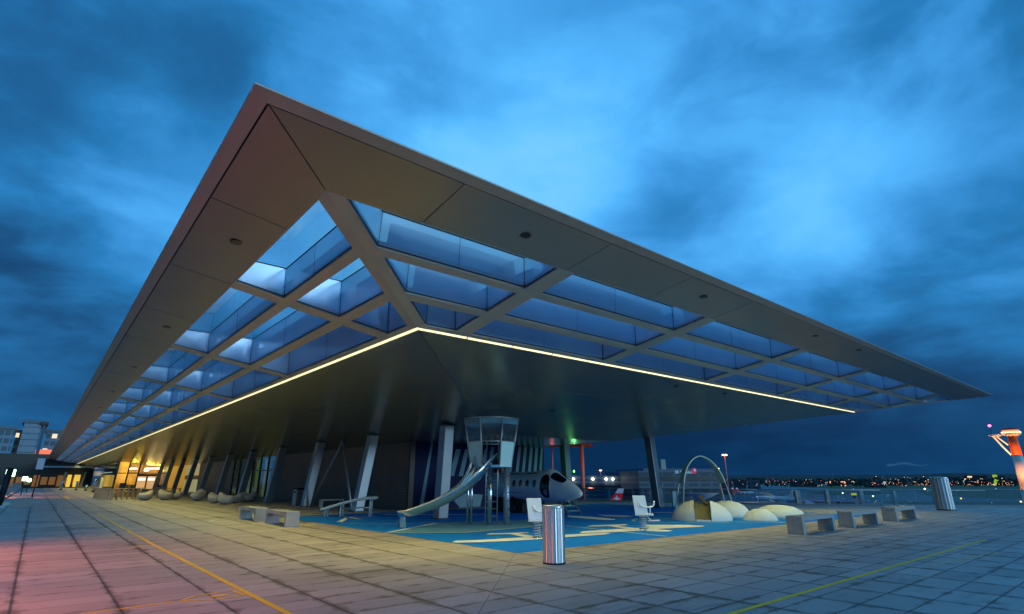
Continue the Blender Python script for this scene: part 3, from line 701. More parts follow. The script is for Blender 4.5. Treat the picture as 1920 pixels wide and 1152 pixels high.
inner.prism([(X1 - KR * US, Y0 + US + .02), (X1 - KR * US, 44), (XR, 44), (XR, YL + .02)], ze, lambda x, y: ze(x, y) + .03)
inner.prism([(XW + .02, YL + .02), (XR - .01, YL + .02), (XR - .01, 27.1), (XW + .02, 27.1)], ZC, ZC + .03)
tpart(inner, 'inner_soffit', m_sof_in)
b = MB()
b.prism([(X0 + US - .1, Y0 + US - .1), (XW, YL), (XW, YB), (X0 + US - .1, YB)], lambda x, y: zl(x, y) + .05, lambda x, y: zl(x, y) + .07)
b.prism([(X0 + US - .1, Y0 + US - .1), (X1 - KR * (US - .1), Y0 + US - .1), (XR, YL), (XW, YL)], lambda x, y: zr_(x, y) + .05, lambda x, y: zr_(x, y) + .07)
tpart(b, 'soffit_backing', m_joint)
# small discs: recessed downlights (switched off) and sprinklers
def disc(x, y, r, zf):
    b = MB(); z = zf(x, y)
    b.lathe([(r, 0), (r, .015)], (x, y, z - .012), 20)
    tpart(b, 'recessed_fitting', m_dark)
for px, py in [(444, 455), (314, 614), (253, 689), (213, 735), (190, 765)]:
    d = ray(px, py); tt = (Z0 + SL * X0 - CAMP.z) / (d.z + SL * d.x); p = CAMP + d * tt; disc(p.x, p.y, .115, zl)
for px, py in [(985, 445), (1319, 562), (1529, 637), (1610, 664), (1268, 730), (1360, 745), (1035, 776)]:
    d = ray(px, py); tt = (Z0 + SL * Y0 - CAMP.z) / (d.z + SL * d.y); p = CAMP + d * tt; disc(p.x, p.y, .10, zr_)

# --- facade on the left side
m_brown = ribbed('brown_ribbed_cladding', (.16, .105, .085), 7.0, 'Z', .55)
m_navy = mat('navy_wall_paint', (.004, .009, .06), .6, spec=.2)
m_stripe = mat('pale_wall_stripe', (.22, .34, .40), .6, spec=.2)
m_amber = mat('amber_room_wall', (.85, .47, .03), .6, var=.25, vscale=.6)
m_lampw = mat('room_ceiling_lamp', (1, 1, 1), .5, emit=(1, .72, .11), es=62)
m_curt = mat('lit_curtain', (.45, .5, .22), .8, emit=(.42, .46, .10), es=.24, var=.2)  # cloth emits by itself, in place of light shining through from behind
m_dglass = mat('dark_glazing', (.015, .03, .045), .08, .0, spec=.8)
def wall(y0, y1, m, nm='wall', x=XW, zt=ZC + .02, th=.3, z0=0):
    b = MB(); b.box((x + th / 2, (y0 + y1) / 2, (z0 + zt) / 2), (th, y1 - y0 - .004, zt - z0)); return tpart(b, nm, m)
wall(26.87, 49.2, m_brown)
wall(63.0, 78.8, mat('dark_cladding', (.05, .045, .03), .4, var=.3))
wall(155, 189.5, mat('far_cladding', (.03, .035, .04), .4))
def glazing(y0, y1, nb, back, lamps=True, amb=None, mull=m_dark):
    gz = MB(); gz.box((XW + .06, (y0 + y1) / 2, ZC / 2), (.02, y1 - y0 - .02, ZC - .02))
    go = tpart(gz, 'glazed_wall', m_glass)
    fr = MB()
    for k in range(nb + 1):
        y = y0 + .05 + (y1 - y0 - .1) * k / nb; fr.box((XW + .05, y, ZC / 2), (.16, .09, ZC - .03))
    for z in (.06, 2.35): 
        for k in range(nb):
            ya = y0 + .05 + (y1 - y0 - .1) * (k + .5) / nb
            fr.box((XW + .05, ya, z), (.12, (y1 - y0 - .1) / nb - .09, .09))
    sub(fr, 'mullion', mull, go)
    r = MB()
    r.box((XW + 4, (y0 + y1) / 2, 1.75), (.2, y1 - y0, 3.5))
    r.box((XW + 2.1, y0 - .06, 1.75), (3.9, .1, 3.5)); r.box((XW + 2.1, y1 + .06, 1.75), (3.9, .1, 3.5))
    r.box((XW + 2.1, (y0 + y1) / 2, 3.52), (4, y1 - y0 + .3, .06))
    tpart(r, 'room', back)
    if lamps:
        l = MB()
        k = y0 + 1.5
        while k < y1 - 1: l.box((XW + 1.6, k, 3.42), (1.6, .35, .05)); l.box((XW + 3.0, k + 1.2, 3.42), (.5, .8, .05)); k += 3.6
        tpart(l, 'ceiling_lamp', m_lampw)
glazing(49.3, 62.9, 6, mat('green_room_wall', (.35, .38, .20), .7), lamps=False)
b = MB()
for k in range(5): b.box((XW + 1.2, 50.4 + k * 2.65, 1.7), (.05, 1.5, 3.3))
tpart(b, 'curtain', m_curt)
b = MB()
for k in range(4): b.box((XW + 3.7, 51 + k * 3.2, 2.6), (.1, 1.6, .12)); b.box((XW + 3.7, 51.4 + k * 3.2, 1.5), (.1, 1.2, .5))
tpart(b, 'display_light', mat('room_display', (1, 1, 1), .5, emit=(.9, .75, .35), es=1.1))
b = MB(); b.box((XW + .1, 83.1, 2.75), (.1, 8.3, 1.2)); b.box((XW + .1, 83.1, .85), (.1, 8.3, 1.5))
tpart(b, 'lit_panel', mat('lit_panel_cloth', (.5, .5, .3), .7, emit=(.55, .5, .20), es=.45))
b = MB(); b.box((XW + .12, 83.1, 1.87), (.1, 8.4, .5)); tpart(b, 'panel_rail', mat('olive_rail', (.08, .09, .02), .5))
# glazed pavilion with its lit front turned toward the viewer
PA, PB = Vector((9.2, 106, 0)), Vector((17.6, 98.5, 0))
pd = (PB - PA).normalized(); pn = Vector((-pd.y, pd.x, 0)); PL = (PB - PA).length
def PP(u, dpt, z): return PA + pd * u + pn * dpt + Vector((0, 0, z))
def pbox(b, u0, u1, d0, d1, z0, z1, lean=0.):
    b.hexa([PP(u0, d0, z0), PP(u1, d0, z0), PP(u1, d1, z0), PP(u0, d1, z0)], [PP(u0 + lean, d0, z1), PP(u1 + lean, d0, z1), PP(u1 + lean, d1, z1), PP(u0 + lean, d1, z1)])
zt_ = lambda u: max(ZC, zl(PP(u, 0, 0).x, 0)) - .02
gz = MB()
for k in range(8):
    u0_, u1_ = PL * k / 8, PL * (k + 1) / 8; gz.face([PP(u0_, .02, .02), PP(u1_, .02, .02), PP(u1_, .02, zt_(u1_)), PP(u0_, .02, zt_(u0_))])
pav = tpart(gz, 'pavilion_glass', m_glass)
fr = MB(); us = [0, 1.75, 3.4, 6.9, 8.6, 10.0, PL - .05]
for u in us: pbox(fr, u, u + .16, -.06, .10, 0, zt_(u) - .05, .25)
for q_, (u0_, u1_) in enumerate(zip(us[:-1], us[1:])): pbox(fr, u0_ + .17, u1_ - .01, -.04, .08, 2.5, 2.62)
sub(fr, 'mullion', m_dark, pav)
b = MB(); pbox(b, 3.6, 6.85, -.10, -.06, 0, 2.42); dd_ = tpart(b, 'door', m_dark)
b = MB(); pbox(b, 3.8, 5.1, -.14, -.11, .25, 2.1); pbox(b, 5.35, 6.65, -.14, -.11, .25, 2.1); sub(b, 'door_pane', mat('lit_door_glass', (.6, .4, .2), .4, emit=(1., .55, .2), es=.6), dd_)
b = MB(); pbox(b, 3.9, 5.0, -.17, -.145, 1.5, 1.85); sub(b, 'door_light', mat('door_light_glow', (1, 1, .9), .4, emit=(1, .9, .7), es=1.6), dd_)
b = MB(); pbox(b, 5.45, 6.5, -.17, -.145, 1.5, 1.85); sub(b, 'door_light', mat('door_light_glow', (1, 1, .9), .4, emit=(1, .9, .7), es=1.6), dd_)
b = MB(); pbox(b, .1, PL + 2, 6.0, 6.2, 0, 4.3); pbox(b, .1, .2, .15, 6.0, 0, 4.2); tpart(b, 'room', m_amber)
b = MB(); pbox(b, .2, PL, .2, 6.0, 4.32, 4.36); tpart(b, 'room_ceiling', m_amber)
l = MB()
for q_ in range(5): pbox(l, .9 + q_ * 2.1, 2.1 + q_ * 2.1, 1.4 + (q_ % 2) * .8, 1.7 + (q_ % 2) * .8, 3.25, 3.3)
for q_ in range(4): pbox(l, 1.6 + q_ * 2.3, 2.0 + q_ * 2.3, 4.2, 4.6, 3.0, 3.06)
tpart(l, 'ceiling_lamp', m_lampw)
b = MB()
for q_ in range(9): pbox(b, .5 + q_ * 1.15, 1.2 + q_ * 1.15, .8, 1.4, 0, .85 + .25 * (q_ % 3 == 0))
tpart(b, 'lounge_seat', m_black)
b = MB(); b.box((9.25, 128, 2.1), (.12, 43.4, 4.2)); dg = tpart(b, 'dark_glass_wall', m_dglass)
b = MB(); b.box((9.15, 124, 2.75), (.04, 26, .12)); sub(b, 'glass_reflection', mat('reflection_glow', (.6, .75, .8), .3, emit=(.5, .7, .75), es=.35), dg)  # glowing strip stands in for a bright reflection in the dark glass
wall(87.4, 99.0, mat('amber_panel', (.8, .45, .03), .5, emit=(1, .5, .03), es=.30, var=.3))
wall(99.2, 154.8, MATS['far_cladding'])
# navy wall with pale fan of stripes under the flat ceiling
b = MB(); b.box(((XW + 25.7) / 2, 27.15, 1.7), (25.7 - XW - .3, .3, ZC - .005 + .02)); b.box((XW + .0 + .15, 26.93, 1.7), (.3, .1, 3.4))
nav = tpart(b, 'navy_wall', m_navy)
def on_back(px, py):
    d = ray(px, py); return CAMP + d * (26.99 / d.y)
b = MB()
def stripe(t0, t1, b0, b1, yt=843, yb=950):
    P = [on_back(t0, yt), on_back(t1, yt), on_back(b1, yb), on_back(b0, yb)]
    for p in P: p.z = min(ZC - .01, max(.01, p.z))
    b.hexa([(p.x, 26.995, p.z) for p in P], [(p.x, 26.985, p.z) for p in P])
stripe(808, 812, 786, 793, 832, 952)
tops = [(855, 864), (872, 880), (886, 893), (898, 904), (909, 915), (921, 927), (935, 940), (947, 953), (959, 964.5), (972, 977), (983, 988), (994, 999), (1004, 1009), (1014, 1018)]
for a, c in tops:
    k = (1020 - a) / 165 * 10 + 3
    stripe(a, c, a - k, c - k, 843, 893)
sub(b, 'wall_stripe', m_stripe, nav)
b = MB(); P = [on_back(850, 938), on_back(868, 925), on_back(905, 928), on_back(900, 950), on_back(862, 952)]
b.hexa([(p.x, 26.995, max(.02, p.z)) for p in P], [(p.x, 26.98, max(.02, p.z)) for p in P]); sub(b, 'wall_graphic', m_stripe, nav)
# end wall of the deck, far away
m_endw = mat('end_wall_dark', (.025, .022, .02), .5, var=.4)
b = MB(); b.box((-2.2, 150, 3.3), (19.4, .5, 6.6)); tpart(b, 'end_wall', m_endw)
b = MB(); b.box((11.4, 188, 2.2), (8.4, .4, 4.4)); tpart(b, 'back_wall', m_endw)
b = MB(); b.box((4.6, 149, 4.15), (8.5, .8, .35)); tpart(b, 'end_canopy', mat('pale_fascia', (.35, .45, .6), .4))
b = MB()
for k in range(9): b.box((-3.8 + k * 1.28, 149.65, 1.4), (1.0, .1, 1.5 if k % 3 else 2.2))
tpart(b, 'end_window', mat('warm_end_glow', (.3, .15, .05), .5, emit=(.9, .35, .05), es=.16, var=.6, vscale=.8))
b = MB()
for xx, w in ((5.3, .7), (6.6, 1.0)): b.box((xx, 149.6, 1.4), (w, .12, 2.4))
tpart(b, 'end_door', mat('bright_end_glow', (.3, .2, .05), .5, emit=(1., .62, .08), es=.8, var=.6, vscale=1.2))
b = MB()
for xx in (4.35, 7.6): b.box((xx, 148.9, 1.6), (.35, .4, 3.2), Matrix.Rotation(.12, 3, 'Y'))
tpart(b, 'end_pier', m_col)

# the canopy rises very slightly toward its right wing
RISE = .0066
done = set()
def rise(o):
    for c in o.children:
        if c.type == 'MESH' and c.data.name not in done:
            done.add(c.data.name)
            for v in c.data.vertices:
                if v.co.z > 3.3: v.co.z += RISE * max(0, v.co.x - X0)
        rise(c)
bpy.context.view_layer.update()
rise(T)
# ------------------------------------------------------------------ slanted columns
def column(base, top, w, label, name='slanted_column', strip_=False, grp='slanted columns carrying the canopy', m=m_col):
    t = thing(name, label, 'column', (base[0], base[1], 0), grp)
    h = w / 2; dx, dy = top[0] - base[0], top[1] - base[1]; z = top[2]
    b = MB()
    lo = [(-h, -h, 0), (h, -h, 0), (h, h, 0), (-h, h, 0)]
    z += RISE * 12 if base[0] < 20 else 0
    hi = [(-h + dx, -h + dy, z), (h + dx, -h + dy, z), (h + dx, h + dy, z), (-h + dx, h + dy, z)]
    b.hexa(lo, hi); part(b, 'shaft', m, t, bevel=.02)
    b = MB(); b.box((0, 0, .02), (w + .12, w + .12, .04)); part(b, 'base_plate', m_dark, t)
    b = MB(); b.hexa([(x * 1.05 + dx * .985, y * 1.05 + dy * .985, z - .06) for x, y, _ in lo], [(x * 1.05 + dx, y * 1.05 + dy, z + .0) for x, y, _ in lo]); part(b, 'collar', m_dark, t)
    return t
cl = ['slanted steel column at the canopy corner just left of the slide tower',
      'slanted steel column standing behind the slatted wing rocker',
      'slanted steel column with a litter bin beside its foot',
      'slanted steel column between the ribbed brown wall and the lit curtained windows']
column((13.05, 20.05), (13.22, 20.05, zl(13.3, 20) - .02), .46, cl[0])
for k in range(1, 11):
    y = 20.0 + 7.2 * k
    column((12.72, y), (13.28, y, zl(13.28, y) - .01), .46, cl[k] if k < 4 else 'slanted steel column, %s of the long row counted back from the slide tower' % ORD[k])
column((27.95, 19.9), (27.95, 20.25, ze(27.9, 20) + .15), .46, 'slanted column at the far corner of the canopy, dark on its left face')
column((28.0, 27.2), (28.0, 27.5, ze(28, 27) + .15), .5, 'slanted column glowing green behind the nose of the play aeroplane')
# little white sign on the far corner column
p = AT(1243.5, 871, 33.6)
b = MB(); b.box(p, (.28, .05, .55), math.radians(-40), bev=.01); sg = b.build('notice_board', mat('notice_white', (.6, .68, .6), .5)); tag(sg, 'small pale notice board fixed beside the far corner column', 'sign')
# V brace
br1 = thing('raking_brace', 'V shaped pair of thin tube braces between two columns below the soffit', 'brace', (12.9, 31, 0))
topb = (.35, .0, zl(13.25, 31) - .02)
b = MB(); b.tube([(-.05, 2.9, 0), topb], .065, 12); part(b, 'strut', m_col, br1)
b = MB(); b.tube([(.0, -2.75, 0), (topb[0], topb[1], topb[2])], .065, 12); part(b, 'strut', m_col, br1)
b = MB(); b.box((topb[0], 0, topb[2] - .04), (.2, .5, .07)); part(b, 'node_plate', m_dark, br1)

# ------------------------------------------------------------------ foreground litter bin
def steel_bin(loc, r, h, label):
    t = thing('litter_bin', label, 'bin', loc)
    b = MB(); b.grid(lambda u, v: ((r + .0035 * math.cos(2 * PI * u * 26)) * math.cos(2 * PI * u), (r + .0035 * math.cos(2 * PI * u * 26)) * math.sin(2 * PI * u), .03 + (h - .06) * v), 312, 1, closeu=True); part(b, 'body', m_bin, t)
    b = MB(); b.lathe([(r * 1.015, h - .045), (r * 1.03, h - .03), (r * 1.03, h), (r * .9, h + .012), (r * .6, h + .016)], n=48); part(b, 'lid', mat('lid_steel', (.7, .7, .68), .3, 1.), t)
    b = MB(); b.lathe([(r * 1.02, 0), (r * 1.02, .03)], n=48); part(b, 'base_ring', m_dark, t)
    return t
steel_bin((7.84, 8.05, 0), .212, 1.03, 'shiny round stainless steel bin standing on the slabs in front of the blue mat')
t = thing('litter_bin', 'tall narrow grey bin with a slot opening beside the wall column', 'bin', G(556, 949))
b = MB(); b.box((0, 0, .48), (.44, .44, .94), math.radians(10), bev=.02); part(b, 'body', mat('grey_bin', (.34, .34, .36), .45, .5), t)
b = MB(); b.box((0, 0, 1.0), (.48, .48, .1), math.radians(10), bev=.02); part(b, 'lid', m_dark, t)
b = MB(); b.box((-.23, -.05, .80), (.03, .22, .08), math.radians(10)); part(b, 'slot', m_black, t)

# ------------------------------------------------------------------ concrete benches
def bench(loc, L, Wd, H, along, label, grp, m=m_conc, th=.09):
    t = thing('concrete_bench', label, 'bench', loc, grp)
    sx, sy = (L, Wd) if along == 'X' else (Wd, L)
    th = .13 if th > .08 else th
    b = MB(); b.box((sx / 2, sy / 2, H - th / 2), (sx, sy, th)); part(b, 'seat', m, t, .008)
    lt = .34 if th > .08 else .1
    for e in (0, 1):
        b = MB()
        if along == 'X': b.box((lt / 4 if not e else sx - lt / 4, sy / 2, (H - th) / 2), (lt / 2, sy, H - th - .002))
        else: b.box((sx / 2, lt / 4 if not e else sy - lt / 4, (H - th) / 2), (sx, lt / 2, H - th - .002))
        part(b, 'leg', m, t, .008)
    return t
bench((6.42, 21.55, 0), .86, 2.0, .47, 'Y', 'x', None) if False else None
def bench_y(x, y, L, Wd, label):
    return bench((x, y, 0), L, Wd, .49, 'Y', label, 'concrete benches around the play area')
def bench_x(x, y, L, Wd, label):
    return bench((x, y, 0), L, Wd, .50, 'X', label, 'concrete benches around the play area')
bench_y(6.66, 23.05, 2.2, .46, 'concrete bench on the left, the farther of the two beside the blue mat')
bench_y(6.70, 19.75, 2.2, .46, 'concrete bench on the left, the nearer of the two beside the blue mat')
bench_x(17.25, 7.38, 2.35, .47, 'nearest concrete bench in the row of three on the right')
bench_x(21.1, 7.38, 2.45, .47, 'middle concrete bench in the row of three on the right')
bench_x(25.5, 7.38, 2.55, .47, 'farthest concrete bench in the row of three on the right')
bench((12.75, 31.9, 0), 1.3, .5, .45, 'X', 'small thin table bench standing against the brown ribbed wall', None, mat('thin_bench', (.5, .45, .36), .6), .05)
t = bench((-.72, 43.6, 0), 3.2, .85, .48, 'Y', 'grey concrete bench near the left kerb of the deck', 'concrete benches around the play area')

# ------------------------------------------------------------------ pebble seats
def pebble(x, y, s, rz, label):
    t = thing('pebble_seat', label, 'seat', (x, y, 0), 'rounded stone pebble seats on the deck', rz)
    b = MB()
    def f(u, v):
        a = 2 * PI * u; ph = (v - .5) * PI
        r = math.cos(ph); z = math.sin(ph)
        px, py = r * math.cos(a) * .47 * s, r * math.sin(a) * .43 * s
        zz = .34 * s + .34 * s * z
        # back rest on one side, scooped seat on the other
        if z > 0:
            zz += max(0, px / s) * .45 * s * z - max(0, .18 - (px / s + .12) ** 2) * .9 * s * z
        px += (zz - .34 * s) * .18 * (1 if z > 0 else 0)
        return (px, py, max(.0, zz))
    b.grid(f, 28, 14, closeu=True)
    part(b, 'shell', m_stone, t)
    b = MB(); b.lathe([(.20 * s, .0), (.26 * s, .02)], n=24); part(b, 'foot', m_dark, t)
    return t
peb = [(271, 938.5, 1.35, .2, 'low bowl shaped pebble seat beside the timber barrier, nearest its end'),
       (309, 937.5, 1.45, 2.6, 'smooth round pebble seat, the larger of the pair right of the bowl shaped one'),
       (328, 937, 1.15, .4, 'small upright pebble seat tucked behind the smooth round one'),
       (370, 939, 1.5, .9, 'lone pebble seat with a pinched raised back between the pair and the cluster'),
       (402, 943.5, 1.25, 2.2, 'leftmost pebble seat of the close cluster, with a curled back'),
       (423, 946, 1.35, 2.8, 'front pebble seat of the close cluster, round and smooth'),
       (441, 943, 1.15, .3, 'pebble seat of the cluster just right of the front one'),
       (454, 941, 1.2, 1.2, 'tall dim pebble seat at the back of the cluster'),
       (469, 941, 1.2, .6, 'dark shaded pebble seat nearest the lit curtained window')]
for px, py, s, rz, lb in peb:
    p = G(px, py); pebble(p.x, p.y, s * .82, rz, lb)

# ------------------------------------------------------------------ timber barrier and picnic tables
m_tan = mat('tan_timber', (.52, .38, .26), .6, var=.2, vscale=5)
def barrier(p0, p1, n, label, h=.82, solid=False):
    p0, p1 = Vector(p0), Vector(p1)
    t = thing('timber_barrier', label, 'barrier', p0)
    d = p1 - p0; a = math.atan2(d.y, d.x); L = d.length
    t.rotation_euler = (0, 0, a)
    for k in range(n):
        b = MB(); b.box((L * k / (n - 1), 0, h / 2), (.12, .14, h)); part(b, 'post', m_tan, t, .01)
    b = MB(); b.box((L / 2, 0, h + .025), (L + .2, .2, .05)); part(b, 'top_rail', m_tan, t, .01)
    b = MB(); b.box((L / 2, .10 if solid else 0, h * .45), (L, .05, h * (.5 if solid else .1))); part(b, 'panel' if solid else 'mid_rail', m_tan, t, .01)
barrier(G(176, 934), G(206, 938.5), 7, 'reddish timber picket barrier facing down the deck at the terrace corner')
barrier(G(208, 938.5), G(256, 936), 6, 'long pale timber barrier panel running back from the red pickets', solid=True)
barrier(G(262, 936), G(335, 933), 6, 'low timber rail with stout posts behind the pebble seats', h=.75)
def picnic(p, label):
    t = thing('picnic_table', label, 'table', p, 'picnic tables on the restaurant terrace', .05)
    b = MB(); b.box((0, 0, .74), (.8, 2.2, .05)); part(b, 'tabletop', m_tan, t, .01)
    for s in (-1, 1):
        b = MB(); b.box((s * .7, 0, .44), (.28, 2.2, .05)); part(b, 'bench_board', m_tan, t, .01)
    for s in (-1, 1):
        b = MB(); b.box((0, s * .8, .42), (1.5, .08, .08)); b.box((0, s * .8, .36), (.1, .08, .70)); b.box((-.6, s * .8, .2), (.08, .08, .4)); b.box((.6, s * .8, .2), (.08, .08, .4)); part(b, 'leg', m_tan, t)
for k, (px, py) in enumerate([(225, 931), (262, 929.5), (300, 929)]):
    picnic(G(px, py), ['picnic table behind the red picket barrier', 'picnic table in the middle of the terrace by the amber windows', 'picnic table nearest the foot of the lit panels'][k])
# bollards on the far deck
def bollard(p, r, h, label, m=m_steel):
    t = thing('bollard', label, 'bollard', p, 'bollards along the far deck')
    b = MB(); b.lathe([(r, 0), (r, h - .03), (r * .8, h)], n=20); part(b, 'post', m, t)
    b = MB(); b.lathe([(r * 1.3, 0), (r * 1.3, .03)], n=20); part(b, 'base_ring', m_dark, t)
for k, (px, py, h) in enumerate([(114, 919.5, 1.5), (142, 919.5, 1.4), (160, 921, .9), (174, 923.5, 1.6), (187, 921, 1.9)]):
    bollard(G(px, py), .17, h, ['thin pale bollard farthest left by the end wall', 'pale bollard in front of the glowing end door', 'short bollard between the end wall and the terrace', 'steel bollard just left of the red pickets', 'tall pale panel post glowing yellow behind the red pickets'][k], m_steel if k < 4 else MATS['lit_panel_cloth'])

# ------------------------------------------------------------------ left railing side
t = thing('sloping_mast', 'dark slanting post on the left kerb beside the green lamps', 'post', (-1.35, 44.0, 0))
b = MB(); b.tube([(0, 0, 0), (.12, 0, 2.2)], .16, 10); part(b, 'post', m_black, t)
b = MB(); b.box((0, 0, .06), (.6, .6, .12), bev=.02); part(b, 'footing', mat('pale_footing', (.5, .52, .6), .6), t)
m_glamp = mat('green_lamp_glow', (1, 1, 1), .5, emit=(.45, 1, .5), es=9)
for k, (px, dist, py, r, lb) in enumerate([(20, 55, 887, .26, 'big green white lamp on a pole at the left kerb'), (47, 80, 898, .22, 'middle green white lamp along the left kerb'), (55, 100, 901, .20, 'farthest small green white lamp along the left kerb')]):
    p = AT(px, py, dist); t = thing('kerb_lamp', lb, 'lamp', (p.x, p.y, 0), 'green white lamps along the left kerb')
    b = MB(); b.tube([(0, 0, 0), (0, 0, p.z - r)], .04, 8); part(b, 'pole', m_dark, t)
    b = MB(); b.box((0, 0, p.z), (r * 2, r * 1.2, r * 1.9), bev=.06); part(b, 'lamp_head', m_glamp, t)
t = thing('wall_screen', 'pale blue box sign on a dark pole near the end of the deck', 'sign', (AT(64, 917, 70).x, AT(64, 917, 70).y, 0))
b = MB(); b.box((0, 0, 3.0), (.55, .3, 1.0), bev=.04); part(b, 'panel', mat('pale_blue_panel', (.10, .22, .40), .4, emit=(.25, .45, .7), es=.25), t)  # small self-glow added so the panel stays pale blue under the red light
b = MB(); b.tube([(0, 0, 0), (0, 0, 2.5)], .06, 8); part(b, 'pole', m_dark, t)
# mesh railing along the left side of the deck
m_rail = mat('railing_metal', (.35, .34, .36), .4, .7)
t = thing('deck_railing', 'long left railing of leaning posts with a handrail and thin bars', 'railing', (-1.85, 40, 0))
for k in range(34):
    y = -52 + 5.2 * k + 30
    b = MB(); b.hexa([(-.05, y - .04, .1), (.05, y - .04, .1), (.05, y + .04, .1), (-.05, y + .04, .1)], [(-.35, y - .04, 1.05), (-.27, y - .04, 1.05), (-.27, y + .04, 1.05), (-.35, y + .04, 1.05)])
    part(b, 'post', m_rail, t)
b = MB(); b.tube([(-.3, -55, 1.08), (-.3, 140, 1.08)], .03, 8); part(b, 'handrail', m_rail, t)
b = MB()
for z in (.3, .5, .7, .9): b.tube([(-.05 - .27 * z, -55, z), (-.05 - .27 * z, 140, z)], .008, 4)
part(b, 'wire', m_rail, t)
# the red floodlight mast beyond the railing, out of the picture: its light and the post shadows fall on the slabs
t = thing('floodlight_mast', 'mast with a red floodlight beyond the left railing', 'lamp', (-4.8, 9.0, AIR))
b = MB(); b.tube([(0, 0, 0), (0, 0, 16.8)], .12, 12); part(b, 'pole', m_col, t)
b = MB(); b.box((-.2, 0, 16.9), (.3, .5, .3), bev=.04); part(b, 'lamp_head', m_dark, t)
b = MB(); b.box((-.03, 0, 16.88), (.02, .4, .22)); part(b, 'lens', mat('red_lens', (1, .1, .05), .3, emit=(1, .06, .03), es=4), t)
def spot(name, loc, target, energy, col, size, blend=.8, rad=.15):
    l = bpy.data.lights.new(name, 'SPOT'); l.energy = energy; l.color = col; l.spot_size = math.radians(size); l.spot_blend = blend; l.shadow_soft_size = rad
    o = bpy.data.objects.new(name, l); COL.objects.link(o); o.location = loc
    o.rotation_euler = (Vector(target) - Vector(loc)).to_track_quat('-Z', 'Y').to_euler()
    return o
def point(name, loc, energy, col, rad=.1):
    l = bpy.data.lights.new(name, 'POINT'); l.energy = energy; l.color = col; l.shadow_soft_size = rad
    o = bpy.data.objects.new(name, l); COL.objects.link(o); o.location = loc; return o
for q_, (ly_, en_) in enumerate(((8.5, 2600), (15.5, 2400), (68, 3000), (86, 3000))):
    spot('red_floodlight', (-4.6, ly_, 2.7), (-2.4, ly_ + .3, 0), en_, (1, .22, .03), 96, .6, .06)

# ------------------------------------------------------------------ slide tower
CT = Vector((12.62, 16.15, 0))
t = thing('slide_tower', 'toy control tower with glazed octagonal cabin and curved steel slide', 'play structure', CT)
view = math.atan2(-CT.y, -CT.x)
def octp(r, z, k, off=0.0): a = view + PI / 8 + k * PI / 4 + off; return Vector((r * math.cos(a), r * math.sin(a), z))
Z1, Z2, Z3 = 2.02, 2.83, 3.66
R1, R2, R3 = .80, .91, 1.07
b = MB()
b.hexa([octp(R1, Z1 - .08, k) for k in range(8)], [octp(R1, Z1, k) for k in range(8)]); part(b, 'platform', m_steel, t)
for k in range(8):
    b = MB(); b.tube([octp(R1, Z1, k), octp(R3, Z3, k)], .018, 8); part(b, 'cabin_post', mat('pale_frame', (.55, .56, .56), .35, .6), t)
mf = MATS['pale_frame']
for zz, rr, nm in ((Z3, R3, 'top_ring'), (Z2, R2, 'mid_ring')):
    b = MB()
    for k in range(8):
        b.tube([octp(rr, zz, k), octp(rr, zz, k + 1)], .018, 8)
    part(b, nm, mf, t)
pg = MB()
for k in range(8): pg.face([octp(R3 - .01, Z3 - .03, k), octp(R3 - .01, Z3 - .03, k + 1), octp(R3 * .97, Z3 - .22, k + 1), octp(R3 * .97, Z3 - .22, k)])
part(pg, 'glass_band', mat('blue_tint_band', (.10, .22, .28), .25, var=.3, vscale=2), t)
gg = MB()
for k in range(8): gg.face([octp(R3 * .985, Z3 - .03, k), octp(R3 * .985, Z3 - .03, k + 1), octp(R2 * .985, Z2 + .02, k + 1), octp(R2 * .985, Z2 + .02, k)])
part(gg, 'cabin_glazing', glass('cabin_glass', (.93, .97, .98), .1), t)
m_panel = mat('pale_cyan_panel', (.62, .82, .78), .35)
# panels: face index 7 faces the viewer (between vertices 7 and 0)
for k in (0, 6, 1, 2, 5):
    b = MB(); A = [octp(R1, Z1 - .06, k), octp(R1, Z1 - .06, k + 1), octp(R2, Z2, k + 1), octp(R2, Z2, k)]
    B = [v * .965 + Vector((0, 0, v.z * .035)) for v in A]
    b.hexa(A, B); part(b, 'parapet_panel', m_panel if k in (0, 6) else mat('grey_panel', (.20, .24, .26), .4), t)
# faint grey printed lines on the right hand panel
b = MB()
A0, A1 = octp(R2 * .985, Z2 - .15, 0), octp(R2 * .985, Z2 - .15, 1)
A0, A1 = octp(R2 * .975, Z2 - .15, 6), octp(R2 * .975, Z2 - .15, 7)
# legs
pt = [G(883, 984.5) - CT, G(918, 984.5) - CT, G(949.5, 984.5) - CT]
for i, (q, r, m) in enumerate(((pt[0], .045, m_steel), (pt[1], .09, m_steel))):
    b = MB(); b.tube([(q.x, q.y, 0), (q.x, q.y, Z1 - .08)], r, 20); part(b, 'leg', m, t)
q = pt[0]; b = MB(); b.tube([(q.x - .1, q.y + .08, 0), (q.x - .1, q.y + .08, Z1 - .08)], .04, 16); part(b, 'leg', m_steel, t)
q = pt[2]; b = MB(); b.tube([(q.x, q.y, 0), (q.x, q.y, Z1 - .08)], .115, 24); lg = part(b, 'climbing_leg', mat('leg_blue_grey', (.30, .38, .46), .3, .6), t)
b = MB()
for k in range(6): b.box((q.x - .02, q.y - .13, .25 + k * .28), (.07, .06, .035), view, bev=.01)
b.build('foothold', m_dark).parent = lg
# ladder behind
b = MB()
for s in (-1, 1): b.tube([(.45 + s * .12, .55 - s * .2, 0), (.42 + s * .12, .45 - s * .2, 2.9)], .02, 8)
for k in range(9): b.tube([(.33, .75, .25 + k * .25), (.57, .35, .25 + k * .25)], .014, 6)
part(b, 'ladder', mf, t)
